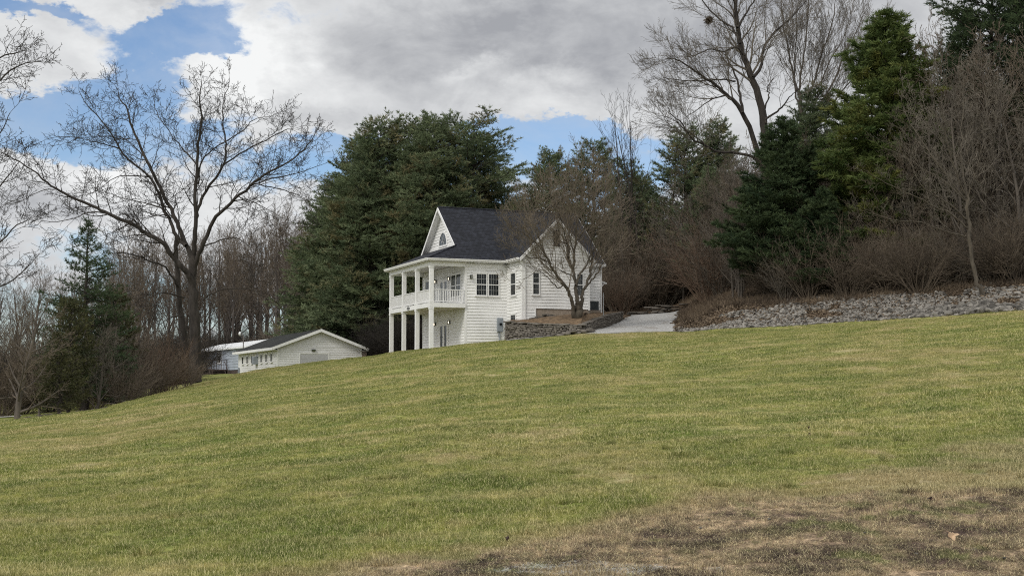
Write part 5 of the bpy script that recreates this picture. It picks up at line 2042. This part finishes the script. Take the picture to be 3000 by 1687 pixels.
# --- bare trees of the woods
import itertools
FOREST = []
for i, (H, r, s_) in enumerate([(17, .2, {}), (15, .16, {}), (18, .22, {}), (13, .13, {}), (16, .17, {})]):
    S = dict(BARE)
    S.update(n=[13, 6, 5, 3, 0], ang=[34, 34, 38, 40, 35], ratio=[.36, .5, .5, .5, .5], t0=[.32, .25, .2, .15, 0], trop=[.01, .10, .08, .04, .02], rmin=.011,
             wob=[.035, .08, .12, .16, .18])
    FOREST.append(bare_tree_meshes(H, S, 200 + i, r, (random.Random(i).uniform(-.06, .06), 0)))
BRUSHY = []
for i in range(3):
    S = dict(BARE)
    S.update(n=[16, 6, 5, 3.5, 0], ang=[42, 38, 42, 44, 40], ratio=[.42, .5, .5, .5, .5], t0=[.12, .2, .2, .15, 0], trop=[.01, .09, .06, .03, .02], rmin=.009)
    BRUSHY.append(bare_tree_meshes(9, S, 230 + i, .10, (0, 0)))


def shrub_mesh(seed, n=26, H=3.0, out=1.3, lv=(4, 5, 4), rmin=.006, nn=(7, 4)):
    rg = random.Random(seed)
    T = Wood()
    S = dict(seg=[6, 4, 3], n=[nn[0], nn[1], 0], t0=[.2, .15, 0], ang=[32, 36, 35], ratio=[.45, .5, .5], fall=[.4, .3, 0], wob=[.09, .14, .18],
             trop=[.0, .03, .02], taper=[.3, .4, .5], rr=[.6, .6, .6], rmin=rmin)
    for i in range(n):
        a = rg.uniform(0, 6.28)
        r = rg.uniform(0, .45)
        o = out * rg.uniform(.2, 1)
        grow(T, (r * math.cos(a), r * math.sin(a), -.15), norm((math.cos(a) * o * .6, math.sin(a) * o * .6, 1)), H * rg.uniform(.65, 1.1), .022, 0, S, rg)
    return wood_mesh('shrub', T.lines, .02)


SHRUB = [shrub_mesh(300 + i) for i in range(4)]
SHRUBD = [shrub_mesh(310 + i, n=34, H=3.4, out=1.9, nn=(9, 5)) for i in range(3)]


def put(me, mat, px, Y, rz, sc, name, label, cat, group, dz=0.0, sz=None):
    p = gat(px, Y, dz)
    key = me.name + mat
    if key not in _cache:
        m2 = me.copy()
        m2.materials.clear()
        m2.materials.append(M[mat])
        _cache[key] = m2
    o = D.objects.new(name, _cache[key])
    COL.objects.link(o)
    o.location = p
    o.rotation_euler = (0, 0, rz)
    o.scale = (sc, sc, sz or sc)
    return tag(o, label, cat, group)


_cache = {}


def forest(ms, mats, px, Y, rz, sc, label, group, top=None, H=None, lean=0.0):
    key = (ms[0].name, mats)
    if key not in _cache:
        r = []
        for me, mt in zip(ms, mats):
            m2 = me.copy()
            m2.materials.clear()
            m2.materials.append(M[mt])
            r.append(m2)
        _cache[key] = r
    p = gat(px, Y)
    E_ = place_tree(_cache[key], (None, None), p, rz, sc, 'bare_tree', label, 'tree', group)
    E_.rotation_euler = (lean, 0, rz)
    return E_


rg = random.Random(77)
RW = [(1960, 'above the gravel drive'), (2120, 'between the drive and the dark round pine'), (2400, 'at the foot of the dark round pine'), (2650, 'in front of the big bright green pine'), (2860, 'left of the leaning sapling'), (9999, 'right of the leaning sapling')]
# far woods on the left: behind the garage and mobile home
for i in range(105):
    px = rg.uniform(330, 1010) if i < 85 else rg.uniform(-80, 360)
    Y = rg.uniform(172 if 540 < px < 800 else 152, 215)
    topy = 650 + rg.uniform(-60, 70) - 60 * (px - 700) / 300 if px > 330 else 800 + rg.uniform(-60, 60)
    u, w_ = px_ray(px, topy)
    j = rg.randrange(5)
    Hj = (17, 15, 18, 13, 16)[j]
    need = (EYE + w_ * Y) - gz(u * Y, Y)
    forest(FOREST[j], ('wood_far', 'twig_brown'), px, Y, rg.uniform(0, 6.28), max(.45, min(1.35, need / Hj)),
           'bare grey-brown tree of the far woods ' + where(px, [(200, 'at the left frame edge'), (360, 'behind the lone pine'), (540, 'left of the huge bare trunk'), (640, 'just right of the huge bare trunk'), (800, 'above the mobile home roof'), (9999, 'between the garage roof and the pine clump')]), 'bare trees of the far left woods')
# tall slim stems between yard tree and the tallest tree
for px, Y, top, lb in [(1815, 121, 310, 'tall thin bare stem left of three above the driveway'), (1845, 122, 295, 'tallest thin bare stem of three above the driveway'), (1880, 121, 330, 'tall thin bare stem right of three above the driveway'),
                       (1780, 119, 420, 'thin bare tree with sideways twigs above the yard tree'), (1930, 123, 380, 'thin bare tree left of the long low limb')]:
    u, w_ = px_ray(px, top)
    S = dict(BARE); S.update(n=[9, 4, 3, 2, 0], ang=[22, 25, 30, 30, 30], ratio=[.34, .45, .5, .5, .5], t0=[.35, .3, .2, .15, 0], wob=[.05, .07, .1, .1, .1], rmin=.01)
    need = (EYE + w_ * Y) - gz(u * Y, Y)
    ms = bare_tree_meshes(need * 1.12, S, int(px), .13, (rg.uniform(-.05, .05), 0))
    place_tree(ms, (M['bark_dark'], M['twig_dark']), gat(px, Y), 0, 1, 'bare_tree', lb, 'tree')
# woods behind the house and up the right-hand bank
for i in range(85):
    px = rg.uniform(1480, 2450)
    Y = rg.uniform(117, 150)
    j = rg.randrange(3)
    sc = rg.uniform(.7, 1.15)
    forest(BRUSHY[j], ('bark_grey', 'twig_red' if rg.random() < .15 else rg.choice(['twig_brown', 'twig_grey'])), px, Y, rg.uniform(0, 6.28), sc,
           'small bare tree in the woods behind, ' + where(px, [(1650, 'behind the house roof'), (1800, 'behind the yard tree')] + RW), 'small bare trees in the right woods')
for i in range(90):
    px = rg.uniform(2120, 3150)
    u = (px - 1500) / 4000
    Y = float(crest_y(u)) + rg.uniform(11, 40)
    j = rg.randrange(3)
    forest(BRUSHY[j], ('bark_grey', 'twig_grey' if rg.random() < .45 else 'twig_brown'), px, Y, rg.uniform(0, 6.28), rg.uniform(.6, 1.2) * (1.15 if px > 2700 else 1),
           'small bare tree on the bank ' + where(px, RW[1:]), 'small bare trees on the bank')
# tall bare trees upper right
for i in range(26):
    px = rg.uniform(2680, 3200)
    Y = rg.uniform(98, 125)
    j = rg.randrange(5)
    forest(FOREST[j], ('bark_grey', 'twig_grey'), px, Y, rg.uniform(0, 6.28), rg.uniform(.75, 1.15),
           'tall bare tree behind the brush at the far right', 'tall bare trees at the far right')
for i, (px, dY, sc_) in enumerate([(2740, 12, 1.5), (2790, 15, 1.75), (2830, 10, 1.55), (2880, 16, 1.8), (2925, 12, 1.6), (2970, 15, 1.85), (3010, 11, 1.6), (3060, 14, 1.8), (2700, 16, 1.45), (2650, 13, 1.15),
                                   (2560, 12, 1.05), (2860, 20, 2.0), (2950, 22, 2.1), (3040, 21, 2.1), (2180, 22, 1.2), (2230, 24, 1.3), (2150, 27, 1.3), (2110, 26, 1.15), (2060, 30, 1.2), (2000, 33, 1.15), (1950, 34, 1.1)]):
    Y = float(crest_y((px - 1500) / 4000)) + dY
    forest(BRUSHY[i % 3], ('bark_grey', 'twig_brown' if i % 2 else 'twig_grey'), px, Y, i * 1.7, sc_,
           'large spreading bare tree ' + where(px, RW), 'large bare trees on the bank')
# brush along the edge of the woods
for i in range(210):
    px = rg.uniform(1800, 3200)
    u = (px - 1500) / 4000
    cy = float(crest_y(u))
    if px < 2060:
        Y = rg.uniform(118, 132)
    elif px < 2200:
        Y = rg.uniform(101, 118)
    else:
        Y = cy + rg.uniform(7.5, 16) + (2 if px > 2700 else 0)
    red = rg.random() < (.35 if px < 2150 else .12)
    put(rg.choice(SHRUBD if i % 3 else SHRUB), 'twig_red' if red else rg.choice(['twig_brown', 'twig_grey', 'twig_brown']), px, Y, rg.uniform(0, 6.28),
        rg.uniform(.55, 1.25) * (1.5 if 1880 < px < 2180 else 1), 'brush', 'leafless brown brush ' + where(px, RW), 'brush', 'leafless brush along the right woods')
for i in range(26):
    px = rg.uniform(1560, 1860)
    put(rg.choice(SHRUB), rg.choice(['twig_brown', 'twig_red']), px, rg.uniform(112, 126), rg.uniform(0, 6.28), rg.uniform(.8, 1.6), 'brush',
        'leafless brown brush behind the house', 'brush', 'leafless brush behind the house')
# tangle on the left
for px, Y, sc, mt, lb in [(500, 90.5, .8, 'twig_red', 'rounded reddish-brown twiggy bush on the lawn edge below the huge bare tree'), (430, 87.5, .95, 'twig_brown', 'wide brown twiggy bush left of the huge bare trunk'),
                          (548, 95, .62, 'twig_brown', 'brown twiggy bush right against the huge bare trunk'), (365, 82, .75, 'twig_brown', 'brown bush at the left end of the thicket on the lawn edge'),
                          (470, 98, 1.15, 'twig_red', 'tall reddish bush behind the rounded one below the huge bare tree')]:
    put(SHRUBD[int(px) % 3], mt, px, Y, px, sc, 'twiggy_bush', lb, 'bush', None)
for i in range(34):
    px = rg.uniform(-60, 540)
    Y = rg.uniform(86, 118) if px < 380 else rg.uniform(104, 128)
    put(rg.choice(SHRUBD), rg.choice(['twig_brown', 'twig_dark', 'twig_brown']), px, Y, rg.uniform(0, 6.28), rg.uniform(.9, 1.7), 'brush',
        'leafless brush in the left thicket, ' + where(px, [(120, 'at the frame edge'), (260, 'around the dark cedars'), (380, 'right of the lone pine'), (9999, 'left of the huge bare trunk')]), 'brush', 'leafless brush in the left thicket')
for i in range(60):
    px = rg.uniform(380, 1010)
    put(rg.choice(SHRUBD), rg.choice(['twig_brown', 'twig_dark']), px, rg.uniform(172 if 540 < px < 800 else 150, 195), rg.uniform(0, 6.28), rg.uniform(1.1, 1.9), 'brush',
        'leafless brush behind the mobile home and garage', 'brush', 'leafless brush behind the garage')
for i in range(10):
    px = rg.uniform(1095, 1300)
    put(rg.choice(SHRUBD), 'twig_dark', px, rg.uniform(116, 122), rg.uniform(0, 6.28), rg.uniform(.8, 1.2), 'brush',
        'dark leafless brush in the shade under the white pines', 'brush', 'leafless brush under the pines')
for px, Y, sc, j, mt, lb in [(340, 84, .85, 0, 'twig_grey', 'bare tree with a stout broken base on the lawn edge at the left'), (285, 80, .75, 1, 'twig_grey', 'slim grey-stemmed bare tree leaning right under the lone pine'),
                             (120, 82, .8, 2, 'twig_brown', 'brown bare tree left of the dark cedars'), (55, 68, .9, 1, 'twig_brown', 'straight grey trunk nearest the left edge of the lawn'),
                             (-40, 84, 1.0, 0, 'twig_dark', 'bare tree at the left edge behind the plank bridge'), (210, 92, .85, 2, 'twig_brown', 'bare brown tree behind the lone pine'),
                             (390, 98, .9, 0, 'twig_brown', 'bare brown tree between the lone pine and the huge bare tree')]:
    S = dict(BARE)
    S.update(n=[16, 6, 5, 3.5, 0], ang=[48, 40, 42, 44, 40], ratio=[.46, .5, .5, .5, .5], t0=[.12, .2, .2, .15, 0], trop=[.01, .08, .06, .03, .02], rmin=.008)
    ms = bare_tree_meshes(7.6 * sc, S, 400 + int(abs(px)), .17 if px in (340, 55) else .1, (.12 if px == 285 else 0, 0))
    place_tree(ms, (M['bark_grey'], M[mt]), gat(px, Y), 0, 1, 'bare_tree', lb, 'tree')


def left_edge():
    """tree standing outside the frame whose limbs reach in from the left"""
    Y = 80.0
    base = gat(-210, Y)
    L = []

    def add(pix, r0, r1, dY=0, dens=1.4, t0=.15, Ys=0.0):
        L.append((pl(pix, Y + Ys, dY), r0 * .8, r1, dens * .62, t0))
    add([(-210, 1250), (-205, 900), (-200, 600), (-190, 400)], .35, .2, 0, 0)
    add([(-200, 600), (-130, 420), (-60, 290), (0, 235), (60, 190), (120, 180)], .15, .02, 0, 1.5)
    add([(-195, 480), (-120, 340), (-60, 230), (0, 170), (50, 155), (80, 140)], .12, .02, 1, 1.5)
    add([(-200, 700), (-120, 560), (-50, 450), (0, 390), (30, 330)], .12, .02, -1, 1.5)
    add([(-200, 800), (-110, 680), (-40, 600), (20, 520), (60, 470)], .12, .02, 1, 1.4)
    add([(-200, 900), (-100, 800), (-20, 730), (50, 660), (90, 640)], .12, .02, 2, 1.4)
    add([(-200, 950), (-100, 880), (-20, 850), (50, 810), (100, 760)], .10, .02, -2, 1.3)
    tr, cr = hero(L, base, TW, 19)
    place_tree((tr, cr), (M['bark_dark'], M['twig_dark']), base, 0, 1, 'overhanging_tree',
               'bare tree outside the left edge whose upper branches reach into the frame', 'tree')


left_edge()

# fallen branches and leaf litter under the left trees
mb = MB()
for i in range(60):
    px = rg.uniform(60, 400)
    u = (px - 1500) / 4000
    p = gat(px, float(crest_y(u)) + rg.uniform(1, 10))
    a = rg.uniform(0, 6.28)
    l = rg.uniform(.3, 1.4)
    mb.tube([(p.x, p.y, p.z + .05), (p.x + math.cos(a) * l * .5, p.y + math.sin(a) * l * .5, p.z + .12), (p.x + math.cos(a) * l, p.y + math.sin(a) * l, p.z + .06)], [.03, .025, .01], 5)
tag(mb.build('fallen_branches', M['bark_grey']), 'scattered fallen branches under the left trees', 'fallen branches', kind='stuff')

# undergrowth: thin dry stems standing all over the banks
nr = np.random.default_rng(8)
C, A = [], []
for i in range(26000):
    px = rg.uniform(1990, 3250)
    u = (px - 1500) / 4000
    Y = float(crest_y(u)) + 6.5 + max(0, (2300 - px) / 80, (px - 2500) / 220) + 27 * rg.random() ** 1.3
    C.append((u * Y, Y, 0)); A.append((rg.gauss(0, .4), rg.gauss(0, .3), 1))
C = np.array(C)
C[:, 2] = gz(C[:, 0], C[:, 1]) + .0
hts = _vnoise(C[:, 0] / 1.5, C[:, 1] / 1.5, 5)
v, f, t = blades('undergrowth', C, A, 4, .34, .02, .6, nr, hts, .2, .6)
C2 = []
for i in range(16000):
    px = rg.uniform(1975, 3250)
    u = (px - 1500) / 4000
    Y = float(crest_y(u)) + .8 + 15 * rg.random()
    C2.append((u * Y, Y, 0))
C2 = np.array(C2)
C2[:, 2] = gz(C2[:, 0], C2[:, 1]) + .04
v2, f2, t2 = blades('leaves', C2, nr.normal(0, 1, C2.shape) * np.array([1, 1, .25]), 2, .15, .09, .4, nr, None, .3, .4)
v, f, t = np.concatenate([v, v2]), np.concatenate([f, f2 + len(v)]), np.concatenate([t, t2])
me = np_mesh('undergrowth', v, f, {'tint': t})
M['dry_stems'] = tinted('dry_stems', (.055, .042, .032), (.22, .168, .115), nz=.4)
tag(link('undergrowth', me, M['dry_stems']), 'dry brown stems and leaf litter covering the bank under the woods', 'undergrowth', kind='stuff')


# ------------------------------------------------------------------ grass
def patch_mesh(name, size, n, ln, w, seed, t0=.15, ts=.75, circ=False):
    r = np.random.default_rng(seed)
    P = np.zeros((n, 3))
    rad = size * .5 * 1.3
    P[:, :2] = r.uniform(-rad, rad, (n, 2))
    az_ = r.uniform(0, 6.28, n)
    tilt = np.minimum(np.abs(r.normal(0, ts, n)) + t0, 1.5)
    if circ:
        rr = rad * np.sqrt(r.uniform(0, 1, n)); aa = r.uniform(0, 6.28, n)
        P[:, 0], P[:, 1] = rr * np.cos(aa), rr * np.sin(aa)
        az_ = aa + r.normal(0, .9, n)
    L_ = ln * r.uniform(.5, 1.35, n) * (1 + .25 * np.sin(P[:, 0] * 9) * np.cos(P[:, 1] * 8))
    d = np.stack([np.cos(az_) * np.sin(tilt), np.sin(az_) * np.sin(tilt), np.cos(tilt)], 1)
    a2 = az_ + r.normal(0, .5, n) + 1.57
    s = np.stack([np.cos(a2), np.sin(a2), np.zeros(n)], 1) * w / 2
    mid = P + d * (L_ * .55)[:, None]
    d2 = d.copy(); d2[:, 2] -= .45; d2 /= np.linalg.norm(d2, axis=1)[:, None]
    tip = mid + d2 * (L_ * .5)[:, None]
    P[:, 2] -= .01
    V = np.stack([P - s, P + s, mid + s * .8, mid - s * .8, tip], 1).reshape(-1, 3)
    i = np.arange(n)[:, None] * 5
    F = np.concatenate([i + np.array([[0, 1, 2, 3]]), i + np.array([[3, 2, 4, 4]])], 0)
    # triangles as separate mesh faces
    me = D.meshes.new(name)
    quads = (i + np.array([[0, 1, 2, 3]])).tolist()
    tris = (i + np.array([[3, 2, 4]])).tolist()
    me.from_pydata(V.tolist(), [], quads + tris)
    at_ = me.attributes.new('tint', 'FLOAT', 'POINT')
    at_.data.foreach_set('value', np.repeat(r.uniform(0, 1, n), 5).astype(np.float32))
    me.materials.append(M['blade'])
    me.update()
    return me


def worn_at(x, y):
    d = min(1.17 * x + 13.7, .16 * x + 16.0) - y + (float(_vnoise(x / 1.3, y / 1.3, 6)) - .5) * 3
    g = math.exp(-((x - 5.4) * .38) ** 2 - ((y - 16.6) * .75) ** 2)
    return max(0, min(1, (d + .6) / 1.2)) * (1 - min(1, g * 1.5))


def grass_tier(Y0, Y1, step, protos, seed, sc_fn, label, umax=.46):
    r = random.Random(seed)
    pts, rot, scl, pick = [], [], [], []
    Y = Y0
    while Y < Y1:
        X = -umax * Y
        while X < umax * Y:
            x, y = X + r.uniform(-.4, .4) * step, Y + r.uniform(-.4, .4) * step
            X += step
            u = x / y
            cy = float(crest_y(u))
            px = 1500 + 4000 * u
            lim = cy + (1.0 if px > 1420 else 3.5)
            if px > 1980: lim = cy + .45
            if y > lim:
                continue
            if 1478 < px < 1990 and y > 87.6 + (1.3 if px < 1600 else .3): continue
            s = sc_fn(x, y, r)
            if s <= 0:
                continue
            e = .25
            g0 = gz(x, y)
            nx_, ny_ = -(gz(x + e, y) - g0) / e, -(gz(x, y + e) - g0) / e
            q = Vector((0, 0, 1)).rotation_difference(Vector((nx_, ny_, 1)))
            eu = (q.to_matrix() @ Matrix.Rotation(r.uniform(0, 6.28), 3, 'Z')).to_euler()
            wv = worn_at(x, y)
            if len(protos) > 6:
                k_ = r.randrange(4, 7) if wv > .35 + .3 * r.random() else (7 + r.randrange(2) if r.random() < .07 else r.randrange(4))
                if wv > .5 and r.random() < .10: k_ = r.randrange(4)
            else:
                k_ = r.randrange(len(protos))
            pts.append((x, y, g0)); rot.append(tuple(eu)); scl.append(s); pick.append(k_)
        Y += step
    me = D.meshes.new('grass_points')
    me.from_pydata(pts, [], [])
    a = me.attributes.new('rot', 'FLOAT_VECTOR', 'POINT'); a.data.foreach_set('vector', np.array(rot, np.float32).ravel())
    a = me.attributes.new('scl', 'FLOAT', 'POINT'); a.data.foreach_set('value', np.array(scl, np.float32))
    a = me.attributes.new('pick', 'INT', 'POINT'); a.data.foreach_set('value', np.array(pick, np.int32))
    o = link('grass', me)
    tag(o, label, 'grass', kind='stuff')
    coll = D.collections.new('grass_tufts')
    for p in protos:
        ob = D.objects.new('grass_tuft', p)
        coll.objects.link(ob)
    ng = D.node_groups.new('scatter_grass', 'GeometryNodeTree')
    ng.interface.new_socket('Geometry', in_out='INPUT', socket_type='NodeSocketGeometry')
    ng.interface.new_socket('Geometry', in_out='OUTPUT', socket_type='NodeSocketGeometry')
    gi, go = ng.nodes.new('NodeGroupInput'), ng.nodes.new('NodeGroupOutput')
    iop = ng.nodes.new('GeometryNodeInstanceOnPoints')
    ci = ng.nodes.new('GeometryNodeCollectionInfo')
    ci.inputs['Collection'].default_value = coll
    ci.inputs['Separate Children'].default_value = True
    ci.inputs['Reset Children'].default_value = True

    def na(nm, ty):
        n = ng.nodes.new('GeometryNodeInputNamedAttribute'); n.data_type = ty; n.inputs['Name'].default_value = nm
        return n.outputs['Attribute']
    lk = ng.links.new
    lk(gi.outputs[0], iop.inputs['Points'])
    lk(ci.outputs[0], iop.inputs['Instance'])
    iop.inputs['Pick Instance'].default_value = True
    lk(na('pick', 'INT'), iop.inputs['Instance Index'])
    e2r = ng.nodes.new('FunctionNodeEulerToRotation')
    lk(na('rot', 'FLOAT_VECTOR'), e2r.inputs[0])
    lk(e2r.outputs[0], iop.inputs['Rotation'])
    lk(na('scl', 'FLOAT'), iop.inputs['Scale'])
    lk(iop.outputs[0], go.inputs[0])
    mod = o.modifiers.new('scatter', 'NODES')
    mod.node_group = ng
    return o, len(pts)


def sc_near(x, y, r):
    w = worn_at(x, y)
    if w > .5 and r.random() < .12: return 0
    return lerp(1.0, .95, w) * r.uniform(.8, 1.25) * (.85 + .35 * float(_vnoise(x / 1.2, y / 1.2, 9)))


def sc_far(x, y, r):
    return r.uniform(.8, 1.2) * (.8 + .4 * float(_vnoise(x / 3, y / 3, 9)))


near = [patch_mesh('tuft_near', .45, 1200, .036, .0048, 500 + i) for i in range(4)]
near += [patch_mesh('tuft_matted', .45, 1300, .060, .0046, 530 + i, .9, .5) for i in range(3)]
near += [patch_mesh('tuft_rough', .16, 240, .095, .005, 540 + i, .35, .6, True) for i in range(2)]
mid = [patch_mesh('tuft_mid', .8, 1300, .038, .008, 510 + i) for i in range(3)]
farp = [patch_mesh('tuft_far', 1.3, 1300, .042, .015, 520 + i) for i in range(3)]
n1 = grass_tier(10.5, 23, .40, near, 1, sc_near, 'short grass of the nearest strip of lawn, worn and brown at the right')[1]
n2 = grass_tier(23, 48, .75, mid, 2, sc_near, 'mown green and straw-coloured grass in the middle of the lawn')[1]
n3 = grass_tier(48, 108, 1.2, farp, 3, sc_far, 'mown grass on the upper lawn below the house and the rocks')[1]
print('grass', n1, n2, n3)
# a few fallen leaves and pale stones on the near lawn
for i, (px, py) in enumerate([(2790, 1583), (2372, 1283), (2725, 1480), (1485, 1600), (2370, 1260)]):
    Yd = 11.0
    for _ in range(60):
        u, w_ = px_ray(px, py)
        Yd += .25
        if EYE + w_ * Yd <= gz(u * Yd, Yd): break
    mb = MB()
    s = .02 if i else .045
    pts = [(s * (1 + .35 * math.cos(5 * t)) * math.cos(t), s * (1 + .35 * math.cos(5 * t)) * math.sin(t), .02 * math.cos(2 * t)) for t in [2 * math.pi * k_ / 20 for k_ in range(20)]]
    mb.prism(pts, (0, 0, .003))
    o = mb.build('fallen_leaf', M['leaf_pale'] if i == 0 else M['leaf_dark']) if 'leaf_pale' in M else None
    if o is None:
        M['leaf_pale'] = simple('pale_dead_leaf', (.48, .34, .22), .8, .2, 20)
        M['leaf_dark'] = simple('dark_dead_leaf', (.06, .04, .03), .8, .2, 20)
        o = mb.build('fallen_leaf', M['leaf_pale'] if i == 0 else M['leaf_dark'])
    o.location = (u * Yd, Yd, gz(u * Yd, Yd) + .05)
    o.rotation_euler = (R(35), R(10), i)
    tag(o, ['pale tan dead leaf on the brown worn grass at the lower right', 'dark curled leaf in the green lawn right of centre', 'dark leaf on the bright green tongue of grass at the right',
            'dark leaf at the edge of the brown strip below centre', 'smaller dark leaf just above the curled one right of centre'][i], 'leaf')
for i in range(40):
    x, y = rg.uniform(.3, 7), rg.uniform(11.5, 15.5)
    if worn_at(x, y) < .9: continue
    o = D.objects.new('pebble', ROCKS[i % 9]); COL.objects.link(o)
    s = rg.uniform(.008, .018)
    o.location = (x, y, gz(x, y) + .012); o.scale = (s * 1.4, s, s * .7); o.rotation_euler = (0, 0, i)
    tag(o, 'small pale pebble in the worn brown strip of the near lawn', 'pebble', 'pebbles in the worn strip')
